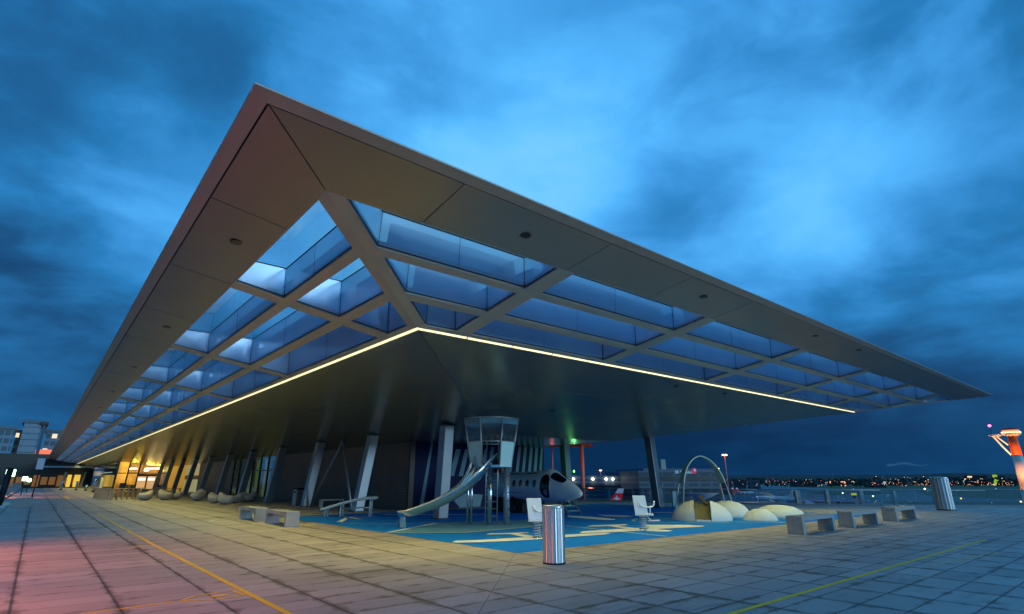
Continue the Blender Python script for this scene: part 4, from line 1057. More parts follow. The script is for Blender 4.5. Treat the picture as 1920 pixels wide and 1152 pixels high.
# slide trough
path = [Vector(p) for p in [(12.26, 15.86, 2.18), (11.96, 15.72, 2.02), (11.64, 15.66, 1.70), (11.32, 15.72, 1.37), (10.96, 15.88, 1.08), (10.5, 16.12, .80), (10.0, 16.45, .58), (9.62, 16.74, .44), (9.40, 16.92, .40)]]
def catmull(P, n):
    out = []
    for i in range(len(P) - 1):
        p0, p1, p2, p3 = P[max(i - 1, 0)], P[i], P[i + 1], P[min(i + 2, len(P) - 1)]
        for k in range(n):
            s = k / n; out.append(.5 * ((2 * p1) + (p2 - p0) * s + (2 * p0 - 5 * p1 + 4 * p2 - p3) * s * s + (3 * p1 - p0 - 3 * p2 + p3) * s ** 3))
    out.append(P[-1]); return out
sp_ = [p - CT for p in catmull(path, 6)]
b = MB(); rims = ([], []); rings = []; NN = 18
for i, p in enumerate(sp_):
    d = (sp_[min(i + 1, len(sp_) - 1)] - sp_[max(i - 1, 0)]).normalized()
    side = d.cross(Vector((0, 0, 1))).normalized(); upv = side.cross(d).normalized()
    f = i / (len(sp_) - 1)
    hw = .40 - .17 * min(1, f * 1.3); dep = .46 - .24 * min(1, f * 1.15)
    ring = []
    for inn in (0, 1):
        seq = range(NN + 1) if not inn else range(NN, -1, -1)
        for k in seq:
            a = PI + PI * k / NN; rr = 1 - .09 * inn
            ring.append(p + side * (hw * rr * math.cos(a)) + upv * (dep * rr * math.sin(a) + dep * .55))
    rings.append([b.bm.verts.new(v) for v in ring])
    rims[0].append(p + side * hw + upv * dep * .55); rims[1].append(p - side * hw + upv * dep * .55)
for q in range(len(rings) - 1):
    n_ = len(rings[0])
    for k in range(n_): b.bm.faces.new((rings[q][k], rings[q][(k + 1) % n_], rings[q + 1][(k + 1) % n_], rings[q + 1][k])).smooth = True
b.bm.faces.new(rings[0][::-1]); b.bm.faces.new(rings[-1])
sl = part(b, 'slide', m_steel, t)
for r_ in rims:
    b = MB(); b.tube(r_, .024, 8); o = b.build('rim', mat('rim_steel', (.75, .74, .66), .3, .9)); o.parent = sl
e = sp_[-1]
b = MB(); b.hexa([(e.x - .03, e.y - .16, .0), (e.x + .14, e.y - .24, .0), (e.x + .26, e.y + .1, .0), (e.x + .08, e.y + .18, .0)], [(e.x - .05, e.y - .16, .40), (e.x + .1, e.y - .22, .40), (e.x + .22, e.y + .1, .40), (e.x + .06, e.y + .18, .40)]); part(b, 'slide_foot', m_steel, t)

# ------------------------------------------------------------------ spring riders
def rider(px, py, label):
    g = G(px, py); t = thing('spring_rider', label, 'spring rider', (g.x, g.y, 0), 'white aeroplane seat spring riders')
    # local frame: R = to the right of the viewer, B = away from the viewer
    v = Vector((g.x, g.y, 0)).normalized(); Rr = Vector((v.y, -v.x, 0)); 
    def L(r, bk, z): return Rr * r + v * bk + Vector((0, 0, z))
    b = MB(); hx = []
    for k in range(97): a = k / 96 * 2 * PI * 6; hx.append(L(.105 * math.cos(a), .105 * math.sin(a), .02 + .40 * k / 96))
    b.tube(hx, .015, 6); part(b, 'spring', mat('spring_paint', (.62, .66, .68), .35, .5), t)
    b = MB(); b.lathe([(.15, 0), (.15, .025)], n=24); part(b, 'base_plate', m_steel, t)
    b = MB(); b.hexa([L(-.24, -.2, .43), L(.34, -.2, .43), L(.34, .22, .43), L(-.24, .22, .43)], [L(-.24, -.2, .475), L(.34, -.2, .475), L(.34, .22, .475), L(-.24, .22, .475)]); part(b, 'seat', m_white, t, .01)
    b = MB(); b.hexa([L(-.23, -.22, .475), L(.17, -.10, .475), L(.17, -.06, .475), L(-.23, -.18, .475)], [L(-.29, -.22, 1.03), L(.11, -.10, 1.03), L(.11, -.06, 1.03), L(-.29, -.18, 1.03)]); part(b, 'side_panel', m_white, t, .012)
    b = MB(); b.tube([L(.24, .0, .47), L(.24, .0, .68)], .02, 8)
    b.tube([L(-.08, -.20, .84), L(-.07, -.21, .76), L(.0, -.22, .70), L(.12, -.16, .68), L(.24, 0, .68), L(.33, .05, .70), L(.38, .08, .76), L(.39, .1, .86)], .022, 10)
    part(b, 'handlebar', m_white, t)
    b = MB(); b.tube([L(.10, 0, .44), L(.24, -.1, .30), L(.30, -.12, .28)], .018, 8); b.tube([L(.16, -.18, .28), L(.52, .10, .28)], .02, 8); part(b, 'foot_bar', m_white, t)
rider(1007.5, 1009.5, 'white spring rider partly hidden by the steel bin')
rider(1207, 993.5, 'white spring rider in the open on the painted aeroplane, left of the mound')

# ------------------------------------------------------------------ slatted wing rocker
p0, p1 = G(611, 969.5), G(690, 969.0)
t = thing('wing_rocker', 'curved slatted pale rocker bench rising to the right on the blue mat', 'play structure', p0)
d = (p1 - p0); L_ = d.length; d.normalize(); nn = Vector((-d.y, d.x, 0))
b = MB(); ns = 22
def rp(u, w, z): return d * (u * (L_ + .5) - .18) + nn * w + Vector((0, 0, z))
def rz_(u): return .30 + .46 * math.sin(min(1, u * 1.02) * PI / 2) ** 1.15
for k in range(ns):
    u0_, u1_ = k / ns, (k + .72) / ns
    hwid = .36
    b.hexa([rp(u0_, -hwid, rz_(u0_)), rp(u1_, -hwid, rz_(u1_)), rp(u1_, hwid, rz_(u1_)), rp(u0_, hwid, rz_(u0_))], [rp(u0_, -hwid, rz_(u0_) + .05), rp(u1_, -hwid, rz_(u1_) + .05), rp(u1_, hwid, rz_(u1_) + .05), rp(u0_, hwid, rz_(u0_) + .05)])
part(b, 'slatted_seat', mat('pale_slat', (.50, .56, .55), .5), t, .006)
for s in (-1, 1):
    b = MB(); b.tube([rp(k / 16, s * .37, rz_(k / 16) + .01) for k in range(17)], .06, 10); part(b, 'side_tube', MATS['pale_slat'], t)
for u in (.08, .36, .90):
    for s in (-1, 1):
        b = MB(); b.tube([rp(u, s * .28, 0), rp(u, s * .28, rz_(u))], .035, 10); part(b, 'leg', MATS['pale_slat'], t)
b = MB(); b.tube([rp(.36, 0, .34), rp(.9, 0, .38), rp(.9, 0, .60)], .03, 8); part(b, 'stretcher', MATS['pale_slat'], t)

# ------------------------------------------------------------------ play aeroplane
TN = Vector((18.05, 16.75, 0)); AX = Vector((.10, .995, 0)).normalized(); SD = Vector((-AX.y, AX.x, 0))   # SD points to -X, the visible side
t = thing('play_aeroplane', 'grey play aeroplane fuselage with oval windows and an open door', 'play structure', TN)
ZCf = 1.23
prof = [(0, .04, .95), (.06, .11, .955), (.2, .19, .97), (.5, .31, 1.02), (.95, .46, 1.10), (1.45, .58, 1.17), (1.95, .65, 1.21), (2.5, .67, ZCf), (3.5, .67, ZCf), (4.8, .67, ZCf), (5.8, .66, ZCf + .01), (6.5, .60, ZCf + .05), (6.9, .50, ZCf + .1), (7.0, .42, ZCf + .12)]
def pr(s):
    for (s0, r0, z0), (s1, r1, z1) in zip(prof[:-1], prof[1:]):
        if s <= s1: k = (s - s0) / (s1 - s0); return r0 + (r1 - r0) * k, z0 + (z1 - z0) * k
    return prof[-1][1:]
def surf(s, a, off=0.):     # a: 0 = visible side, PI/2 = top
    r, z = pr(s); r += off
    bulge = .13 * math.exp(-((s - 2.05) / .55) ** 2) * max(0, math.sin(a)) ** 2
    return AX * s + SD * (r * math.cos(a)) + Vector((0, 0, z + r * math.sin(a) * (1.0) + bulge))
b = MB()
ss = [0, .03, .06, .12, .2, .35, .5, .7, .95, 1.2, 1.45, 1.7, 1.95, 2.2, 2.5, 3, 3.5, 4.2, 4.8, 5.3, 5.8, 6.2, 6.5, 6.7, 6.9, 7.0]
rg = [[b.bm.verts.new(surf(s, 2 * PI * k / 40)) for k in range(40)] for s in ss]
for q in range(len(rg) - 1):
    for k in range(40): b.bm.faces.new((rg[q][k], rg[q][(k + 1) % 40], rg[q + 1][(k + 1) % 40], rg[q + 1][k])).smooth = True
b.bm.faces.new(rg[0][::-1]); b.bm.faces.new(rg[-1])
fus = part(b, 'fuselage', mat('aeroplane_paint', (.84, .84, .78), .35, .1, var=.08, vscale=1), t)
def s_at(px, side=.66):
    # distance along the axis at which the visible flank passes pixel column px
    o = TN + SD * side; dr = ray(px, 905)
    # solve (o + AX*s) parallel to dr in plan
    det = AX.x * dr.y - AX.y * dr.x
    return -(o.x * dr.y - o.y * dr.x) / det
def patch(s0, sw_, a0, aw, off, n=20, sup=2.6):
    pts = []
    for k in range(n):
        q = 2 * PI * k / n; c, s_ = math.cos(q), math.sin(q)
        pts.append(surf(s0 + sw_ * math.copysign(abs(c) ** (2 / sup), c), a0 + aw * math.copysign(abs(s_) ** (2 / sup), s_), off))
    return pts
def add_patch(b, s0, sw_, a0, aw, off, n=20, sup=2.4):
    n = 28; rgs = [[b.bm.verts.new(p) for p in patch(s0, sw_ * q, a0, aw * q, off + .008, n, sup)] for q in (1, .84, .68, .52, .36, .2, .08)]
    for A, B in zip(rgs[:-1], rgs[1:]):
        for k in range(n): b.bm.faces.new((A[k], A[(k + 1) % n], B[(k + 1) % n], B[k]))
    b.bm.faces.new(rgs[-1])
m_win = mat('aeroplane_window', (.006, .008, .012), .12)
for i, px in enumerate((963.5, 975.5, 988, 1001.5)):
    b = MB(); add_patch(b, s_at(px), .135, .20, .24, .006, sup=2.2); part(b, 'window', m_win if i < 3 else mat('teal_window', (.03, .12, .13), .2), t)
sd = s_at(1019)
b = MB(); add_patch(b, sd, .30, .02, .84, .006); dr_ = part(b, 'door_opening', m_win, t)
b = MB(); add_patch(b, sd - .05, .12, -.35, .20, .012); o = b.build('seat_back', mat('grey_seat', (.25, .28, .28), .5)); o.parent = dr_
b = MB(); P = patch(sd, .33, .02, .90, .006, 40, 2.4); b.tube(P + [P[0]], .014, 6, cap=False); o = b.build('frame', MATS['aeroplane_paint']); o.parent = dr_
for a0, nm in ((1.08, 'windscreen'), (PI / 2 + .50, 'windscreen')):
    b = MB(); add_patch(b, 1.22, .40, a0, .40, .006, sup=3.6); part(b, nm, m_win, t)
b = MB()
for k in range(2): add_patch(b, 3.1 + k * 1.4, .55, 1.0, .05, .005)
part(b, 'stripe', mat('dark_red_stripe', (.18, .02, .02), .4), t)
b = MB(); b.tube([surf(4.9, -.42, .02), surf(3.55, -.42, .02)], .012, 6); part(b, 'handrail', m_dark, t)
b = MB(); b.tube([AX * 1.3 + Vector((0, 0, .0)), AX * 1.15 + Vector((0, 0, .75))], .05, 10); b.lathe([(.05, -.05), (.15, -.05), (.15, .05), (.05, .05)], (AX.x * 1.3, AX.y * 1.3, .15), 16); part(b, 'nose_gear', m_dark, t)
for s in (-1, 1):
    b = MB(); q = AX * 4.6 + SD * (.45 * s); b.tube([q + Vector((0, 0, .0)), q + Vector((0, 0, .75))], .07, 10); b.box((q.x, q.y, .2), (.15, .5, .4), bev=.08); part(b, 'main_gear', m_dark, t)
b = MB(); b.box(AX * 5.2 + Vector((0, 0, .35)), (.9, 2.4, .7), bev=.05); part(b, 'support_block', mat('support_dark', (.02, .015, .015), .7), t)
b = MB(); b.hexa([surf(6.2, PI / 2 - .1, -.02), surf(6.9, PI / 2 - .1, -.02), surf(6.9, PI / 2 + .1, -.02), surf(6.2, PI / 2 + .1, -.02)],
                 [surf(6.6, PI / 2 - .04, .75), surf(7.0, PI / 2 - .04, .75), surf(7.0, PI / 2 + .04, .75), surf(6.6, PI / 2 + .04, .75)]); part(b, 'tail_fin', mat('dark_red_fin', (.22, .03, .02), .4), t)
st_ = thing('boarding_steps', 'small boarding steps with triangular side panels behind the aeroplane nose', 'steps', (18.75, 17.9, 0))
m_st = mat('step_teal', (.22, .34, .34), .4, .3)
for k in range(3):
    b = MB(); b.box((.2, .30 + k * .28, .18 + k * .2), (.75, .26, .04)); part(b, 'tread', m_st, st_, .005)
for s in (0, 1):
    b = MB(); xx = -.2 + .8 * s; b.hexa([(xx, .05, 0), (xx, .20, 0), (xx, 1.1, .72), (xx, .75, .72)], [(xx + .03, .05, 0), (xx + .03, .20, 0), (xx + .03, 1.1, .72), (xx + .03, .75, .72)]); part(b, 'side_panel', m_st, st_)

# ------------------------------------------------------------------ mounds with ramp, arch and dish
def mound(c, rx, h, label, peak=0):
    t = thing('play_mound', label, 'mound', (c[0], c[1], 0), 'cream rubber play mounds')
    b = MB(); n = 14
    pr_ = [(rx * math.cos(k / n * PI / 2) ** .9 if k < n else 0.004, h * math.sin(k / n * PI / 2) ** (1.0 + peak)) for k in range(n + 1)]
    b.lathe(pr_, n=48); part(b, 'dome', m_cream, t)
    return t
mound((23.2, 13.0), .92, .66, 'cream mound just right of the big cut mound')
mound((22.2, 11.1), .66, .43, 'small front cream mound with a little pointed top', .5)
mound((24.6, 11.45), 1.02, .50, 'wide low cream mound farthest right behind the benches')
cM = Vector((20.75, 12.78, 0)); vv = cM.normalized(); rr_ = Vector((vv.y, -vv.x, 0))
t = thing('cut_mound', 'big cream dome cut open by a lit ramp in its front', 'mound', cM)
RM, HM = 1.16, .76
def dome_h(r): return HM * math.sqrt(max(0, 1 - (r / RM) ** 2)) 
for sgn, w in ((-1, .22), (1, .36)):
    b = MB(); nu, nv = 26, 14
    def f(u, v, sgn=sgn):
        # angles limited so that the slot stays open
        a = (u - .5) * PI; ph = v * PI / 2
        rr = RM * math.cos(ph); x = sgn * rr * abs(math.cos(a)); y = rr * math.sin(a); z = HM * math.sin(ph)
        x = sgn * max(abs(x), w)
        return rr_ * x + vv * y + Vector((0, 0, z))
    b.grid(f, nu, nv)
    # inner cheek of the slot
    A = []
    m_ = 20
    for k in range(m_ + 1):
        y = -math.sqrt(RM * RM - w * w) + 2 * math.sqrt(RM * RM - w * w) * k / m_
        A.append((y, dome_h(math.hypot(y, w))))
    b.face([rr_ * (sgn * w) + vv * y + Vector((0, 0, z)) for y, z in A] )
    part(b, 'dome_half', m_cream, t)
    b = MB(); b.tube([rr_ * (sgn * (w - .012)) + vv * y + Vector((0, 0, z + .012)) for y, z in A[:m_ // 2 + 2]], .02, 6); part(b, 'steel_edge', mat('edge_brown', (.10, .07, .03), .4, .6), t)
b = MB(); b.hexa([rr_ * -.21 + vv * -.85 + Vector((0, 0, .08)), rr_ * .35 + vv * -.85 + Vector((0, 0, .08)), rr_ * .35 + vv * .1 + Vector((0, 0, .66)), rr_ * -.21 + vv * .1 + Vector((0, 0, .66))],
                 [rr_ * -.21 + vv * -.80 + Vector((0, 0, .03)), rr_ * .35 + vv * -.80 + Vector((0, 0, .03)), rr_ * .35 + vv * .15 + Vector((0, 0, .60)), rr_ * -.21 + vv * .15 + Vector((0, 0, .60))]); part(b, 'ramp', mat('ramp_steel', (.62, .58, .34), .25, .8), t)
b = MB(); b.hexa([rr_ * -.2 + vv * -1.20, rr_ * .34 + vv * -1.20, rr_ * .34 + vv * -1.0, rr_ * -.2 + vv * -1.0], [p + Vector((0, 0, .06)) for p in (rr_ * -.2 + vv * -1.20, rr_ * .34 + vv * -1.20, rr_ * .34 + vv * -1.0, rr_ * -.2 + vv * -1.0)]); part(b, 'bottom_step', m_white, t)
b = MB(); b.hexa([rr_ * .22 + vv * -.15 + Vector((0, 0, .6)), rr_ * .26 + vv * -.15 + Vector((0, 0, .6)), rr_ * .1 + vv * .05 + Vector((0, 0, .93)), rr_ * -.1 + vv * .05 + Vector((0, 0, .93))], [rr_ * .22 + vv * .0 + Vector((0, 0, .6)), rr_ * .26 + vv * .0 + Vector((0, 0, .6)), rr_ * .1 + vv * .1 + Vector((0, 0, .93)), rr_ * -.1 + vv * .1 + Vector((0, 0, .93))]); part(b, 'top_bracket', m_dark, t)
# dish
gd = G(1318, 953); t = thing('listening_dish', 'shallow cream funnel dish on a stem behind the cut mound', 'play structure', (gd.x, gd.y, 0))
b = MB(); b.lathe([(.02, .40), (.10, .42), (.45, .58), (.88, .78), (.90, .80), (.86, .80), (.4, .62), (.02, .5)], n=40); part(b, 'dish', m_cream, t)
b = MB(); b.lathe([(.12, 0), (.08, .42)], n=20); part(b, 'stem', m_steel, t)
# arch
gl, gr = G(1279, 953), G(1363, 952)
t = thing('play_arch', 'tall cream arch with double legs rising behind the mounds', 'play structure', (gl.x, gl.y, 0))
dv = gr - gl; La = dv.length; dv.normalize(); bn = Vector((-dv.y, dv.x, 0))
def archp(u):
    x = La * .5 - La * .5 * math.cos(u * PI) ; 
    x = La * .5 * (1 - math.copysign(abs(math.cos(u * PI)) ** 1.15, math.cos(u * PI)))
    return x, 2.86 * math.sin(u * PI) ** .72
b = MB(); K = 30; ua_, ub_ = .115, .885
prev = None; Q = []
for k in range(K + 1):
    u = ua_ + (ub_ - ua_) * k / K
    x, z = archp(u); wd = .10 + .20 * abs(2 * (k / K) - 1) ** 1.5
    x2, z2 = archp(u + .004); tx, tz = x2 - x, z2 - z; l_ = math.hypot(tx, tz); nx, nz_ = -tz / l_, tx / l_
    th_ = .035
    Q.append([dv * (x + nx * th_ * s1) + bn * (wd * s2) + Vector((0, 0, z + nz_ * th_ * s1)) for s1, s2 in ((-1, -1), (1, -1), (1, 1), (-1, 1))])
vs = [[b.bm.verts.new(p) for p in q] for q in Q]
for k in range(K):
    for j in range(4): b.bm.faces.new((vs[k][j], vs[k][(j + 1) % 4], vs[k + 1][(j + 1) % 4], vs[k + 1][j]))
b.bm.faces.new(vs[0]); b.bm.faces.new(vs[-1][::-1])
part(b, 'arch_band', mat('arch_paint', (.80, .80, .62), .5, var=.08), t)
for e in (0, 1):
    x, z = archp(ub_ if e else ua_); xf = La + .18 if e else -.18
    for s in (-1, 1):
        b = MB(); b.tube([dv * (x) + bn * (s * .27) + Vector((0, 0, z + .03)), dv * (xf) + bn * (s * .42)], .038, 10); part(b, 'leg', MATS['arch_paint'], t)

# ------------------------------------------------------------------ far edge of the deck: glass railing, posts, cylinder
m_post = mat('pale_post', (.45, .48, .48), .5, var=.15)
t = thing('glass_balustrade', 'low clear glass balustrade along the far edge of the deck', 'railing', (36, 18, 0))
OFF = Vector((36, 18, 0))
gb = MB(); rl = MB(); posts = []
for (x0_, y0_), (x1_, y1_) in zip(edge[1:-1], edge[2:]):
    a, c = Vector((x0_, y0_, 0)), Vector((x1_, y1_, 0)); n_ = max(1, round((c - a).length / 2.1)); dd = (c - a).normalized(); q = Vector((dd.y, -dd.x, 0)) * -.12
    for k in range(n_):
        p, r = a + (c - a) * (k / n_), a + (c - a) * ((k + 1) / n_)
        gb.hexa([p + q - OFF + dd * .06 + Vector((0, 0, .12)), r + q - OFF - dd * .06 + Vector((0, 0, .12)), r + q * 1.15 - OFF - dd * .06 + Vector((0, 0, .12)), p + q * 1.15 - OFF + dd * .06 + Vector((0, 0, .12))],
                [p + q - OFF + dd * .06 + Vector((0, 0, .90)), r + q - OFF - dd * .06 + Vector((0, 0, .90)), r + q * 1.15 - OFF - dd * .06 + Vector((0, 0, .90)), p + q * 1.15 - OFF + dd * .06 + Vector((0, 0, .90))])
    rl.tube([a + q - OFF + Vector((0, 0, .93)), c + q - OFF + Vector((0, 0, .93))], .022, 8)
part(gb, 'glass_pane', glass('balustrade_glass', (.72, .80, .84), .35), t); part(rl, 'handrail', m_rail, t)
for px, py, w, lb in [(1265, 950, .42, 'pale cyan edge post standing right of the far corner column'), (1497, 946, .55, 'pale edge post at the end of the blue bridge'), (1553, 946, .42, 'brownish edge post behind the nearest bench'), (1617, 947, .42, 'pale edge post behind the middle bench'), (1680, 948.5, .36, 'dim edge post behind the gap before the farthest bench'), (1757, 950, .40, 'pale edge post just left of the big steel cylinder')]:
    w *= .62; g = G(px, py); t = thing('edge_post', lb, 'post', (g.x, g.y, 0), 'square posts along the far deck edge')
    b = MB(); b.box((0, 0, .42), (w, w * .8, .84), math.radians(-30), bev=.02); part(b, 'post', m_post if px != 1265 else mat('cyan_post', (.35, .6, .65), .4), t)
    b = MB(); b.box((0, 0, .86), (w * 1.05, w * .85, .04), math.radians(-30), bev=.01); part(b, 'cap', m_post, t)
t = thing('vent_cylinder', 'big ribbed stainless steel cylinder at the right end of the deck', 'cylinder', G(1783, 957.5) + Vector((.2, .25, 0)))
b = MB(); n_ = 96; R_ = .40
def cy(u, v): a = 2 * PI * u; r = R_ + .010 * math.cos(a * 16); return (r * math.cos(a), r * math.sin(a), .03 + 1.6 * v)
b.grid(cy, 256, 1, closeu=True); part(b, 'shell', mat('dull_ribbed_steel', (.42, .45, .48), .42, .8), t)
b = MB(); b.lathe([(R_ * 1.02, 1.61), (R_ * 1.02, 1.66), (R_ * .5, 1.68)], n=48); part(b, 'lid', m_steel, t)
b = MB(); b.lathe([(R_ * 1.03, 0), (R_ * 1.03, .05)], n=48); part(b, 'base_ring', m_dark, t)

# red canopy frame beyond the play area
m_redb = mat('salmon_beam', (.75, .28, .20), .5, var=.15, emit=(.9, .16, .08), es=.0)
f1, f2, f3 = AT(1018, 838, 56), AT(1110, 838, 50), AT(1150, 830, 50)
t = thing('red_lit_frame', 'salmon coloured open steel frame lit red beyond the play area', 'frame', (f2.x, f2.y, 0))
O = Vector((f2.x, f2.y, 0))
b = MB(); b.hexa([f1 - O, f2 - O, f2 - O + Vector((.3, .5, 0)), f1 - O + Vector((.3, .5, 0))], [p + Vector((0, 0, .28)) for p in (f1 - O, f2 - O, f2 - O + Vector((.3, .5, 0)), f1 - O + Vector((.3, .5, 0)))]); part(b, 'beam', m_redb, t)
b = MB(); b.hexa([f2 - O + Vector((-.5, .4, .3)), f3 - O + Vector((0, 0, .15)), f3 - O + Vector((2, 6, .25)), f2 - O + Vector((0, 6, .4))], [p + Vector((0, 0, .15)) for p in (f2 - O + Vector((-.5, .4, .3)), f3 - O + Vector((0, 0, .15)), f3 - O + Vector((2, 6, .25)), f2 - O + Vector((0, 6, .4)))]); part(b, 'roof_sheet', mat('salmon_roof', (.5, .25, .22), .5), t)
q = AT(1093, 900, 49); b = MB(); b.tube([(q.x - O.x, q.y - O.y, -1.2), (q.x - O.x, q.y - O.y, f2.z + .1)], .17, 12); part(b, 'post', m_redb, t)
q2 = AT(1036, 880, 53); b = MB(); b.tube([(q2.x - O.x, q2.y - O.y, 1.9), (q2.x - O.x, q2.y - O.y, f2.z + .1)], .08, 10); part(b, 'hanger', m_redb, t)
b = MB(); b.lathe([(.05, 1.75), (.17, 1.9), (.05, 2.05)], (q2.x - O.x, q2.y - O.y, 0), 12); part(b, 'red_lamp', mat('red_lamp_glow', (1, .3, .2), .4, emit=(1, .22, .14), es=12), t)
spot('red_frame_light', (q.x - 3, q.y - 3.5, .8), (q.x - .5, q.y, 5), 380, (1, .25, .14), 110, 1, .1)
# small green lamp on the corner column
p = AT(1075, 884, 37.8); t = thing('green_wall_lamp', 'small glowing green lamp on the column behind the aeroplane nose', 'lamp', p)
b = MB(); b.box((0, 0, 0), (.10, .06, .16), bev=.01); part(b, 'housing', m_dark, t)
b = MB(); b.lathe([(.03, -.07), (.06, 0), (.03, .07)], (-.02, -.08, 0), 12); part(b, 'lens', mat('green_lens', (.3, 1, .3), .4, emit=(.2, 1, .12), es=5), t)
point('green_lamp_light', p + Vector((-.3, -.45, .3)), 28, (.2, 1, .25), .08)
# ------------------------------------------------------------------ control tower
tb = AT(1930, 935, 250)
t = thing('control_tower', 'orange and white banded apron tower glowing under its round cab', 'tower', (tb.x, tb.y, AIR))
ht = AT(1904, 817, 250).z - AIR
m_or = mat('orange_tower_paint', (.80, .12, .01), .6); m_wt = mat('white_tower_paint', (.72, .62, .5), .6)
hz = [0, ht * .46, ht * .80, ht * 1.0]
tw = [(2.7, m_wt, 0, ht * .42), (2.6, m_wt, ht * .42, ht * .79), (2.35, m_or, ht * .79, ht)]
for r, m, a, c in tw:
    b = MB(); b.lathe([(1.9 - a / ht * .65, a + .01), (1.9 - c / ht * .65, c)], n=24); part(b, 'shaft_band', m, t)
b = MB(); b.lathe([(1.2, ht - .2), (2.3, ht + .3), (2.7, ht + .6), (2.6, ht + .8), (2.0, ht + .9)], n=32); part(b, 'cab_floor', m_wt, t)
b = MB(); b.lathe([(2.0, ht + .85), (2.3, ht + 1.7), (2.1, ht + 1.8)], n=32); part(b, 'cab_glazing', mat('warm_cab', (.5, .1, .05), .4, emit=(1, .35, .15), es=.9), t)
b = MB(); b.lathe([(2.4, ht + 1.8), (2.5, ht + 2.1), (1.0, ht + 2.6)], n=32); part(b, 'cab_roof', mat('cab_roof_red', (.25, .03, .02), .5), t)
Rw = Vector((math.sin(math.atan2(tb.y, tb.x)), -math.cos(math.atan2(tb.y, tb.x)), 0))
b = MB(); c_ = Rw * -4.2; b.lathe([(.8, ht - .1), (1.9, ht + .1), (2.0, ht + .45), (1.0, ht + .7)], (c_.x, c_.y, 0), 24); part(b, 'side_platform', m_wt, t)
b = MB()
for z in (ht + .70, ht + 1.05): b.lathe([(2.55, z), (2.55, z + .2)], n=32)
part(b, 'lamp_ring', mat('ring_glow', (1, .7, .4), .5, emit=(1, .55, .28), es=2.6), t)
b = MB(); b.tube([Rw * -4.8 + Vector((0, 0, ht + .0)), Rw * -3.0 + Vector((0, 0, ht - 3.6)), Rw * -1.5 + Vector((0, 0, ht - 6.2))], .25, 8)
b.tube([Rw * -4.0 + Vector((0, 0, ht + .0)), Rw * -1.6 + Vector((0, 0, ht - 3.0))], .2, 8); part(b, 'stair_truss', mat('truss_glow', (.9, .7, .4), .5, emit=(1, .6, .25), es=.9), t)
b = MB(); b.tube([Rw * -5 + Vector((0, 0, ht + .5)), Rw * -5 + Vector((0, 0, ht + 3.2))], .1, 6); part(b, 'beacon_pole', m_dark, t)
b = MB(); c_ = Rw * -5; b.lathe([(.15, ht + 3.2), (.5, ht + 3.6), (.15, ht + 4.0)], (c_.x, c_.y, 0), 12); part(b, 'beacon', mat('beacon_red', (1, .1, .2), .4, emit=(1, .08, .2), es=9), t)
vt = Vector((tb.x, tb.y, 0)).normalized()
for s in (-1, 1):
    lp = Vector((tb.x, tb.y, 0)) - vt * 9 + Rw * (5 * s)
    spot('tower_floodlight', (lp.x, lp.y, ht + AIR + 1.0 - 22), (tb.x, tb.y, AIR + ht * .98), 13000, (1, .42, .16), 60, .9, .5)
spot('tower_floodlight', (tb.x - vt.x * 14, tb.y - vt.y * 14, AIR + 2), (tb.x, tb.y, AIR + ht * .55), 12000, (1, .36, .13), 110, .9, .5)

# ------------------------------------------------------------------ hangars, far buildings
def far_box(name, label, pxl, pxr, dist, py_top, m, depth=40, roofm=None, base=AIR, extra=None, cat='building', dist2=None):
    a, c = AT(pxl, py_top, dist), AT(pxr, py_top, dist2 or dist)
    z = (a.z + c.z) / 2
    dd = Vector((c.x - a.x, c.y - a.y, 0)); n = Vector((-dd.y, dd.x, 0)).normalized()
    if n.dot(Vector((a.x, a.y, 0))) < 0: n = -n
    O = Vector((a.x, a.y, base)); t = thing(name, label, cat, O)
    b = MB(); P = [Vector((0, 0, 0)), dd, dd + n * depth, n * depth]; H = z - base
    b.hexa(P, [p + Vector((0, 0, H)) for p in P]); w = part(b, 'wall', m, t)
    b = MB(); ov = .6; P2 = [-n * ov - dd.normalized() * ov, dd - n * ov + dd.normalized() * ov, dd + n * (depth + ov), n * (depth + ov)]
    b.hexa([p + Vector((0, 0, H + .01)) for p in P2], [p + Vector((0, 0, H + .5 + H * .02)) for p in P2]); part(b, 'roof', roofm or m_dark, t)
    return t, O, dd, n, H
m_hang = windows_mat('hangar_glazing', (.12, .17, .25), (.4, .6, 1), 3.2, 3.0, .0, .0)
m_hang2 = windows_mat('hangar_panels', (.06, .10, .14), (.4, .6, 1), 4.0, 3.4, .0, 0)
t, O, dd, n, H = far_box('hangar', 'long low hangar with a row of bright floodlights on its eaves', 1068, 1197, 430, 894.5, m_hang, 50, mat('hangar_roof', (.10, .14, .18), .5))
b = MB(); b.hexa([Vector((0, 0, H * .60)) - n * 1.2, dd + Vector((0, 0, H * .60)) - n * 1.2, dd + Vector((0, 0, H * .64)), Vector((0, 0, H * .64))], [Vector((0, 0, H * .66)) - n * 1.2, dd + Vector((0, 0, H * .66)) - n * 1.2, dd + Vector((0, 0, H * .7)), Vector((0, 0, H * .7))]); part(b, 'canopy', m_dark, t)
m_fl = mat('floodlight_glow', (1, 1, .9), .5, emit=(1, .88, .6), es=14)
for px in (1075, 1111.5, 1136.5, 1149, 1176, 1189.5):
    p = AT(px, 898.5, 428); b = MB(); b.lathe([(.3, -.8), (.95, 0), (.3, .8)], p - O, 12); part(b, 'floodlight', m_fl, t)
t, O, dd, n, H = far_box('hangar', 'tall wide hangar with pale lettering on its dark band', 1197, 1346, 400, 886, m_hang2, 60, mat('hangar_roof2', (.05, .09, .13), .5), dist2=430)
hh = AT(1290, 878, 400).z - AIR
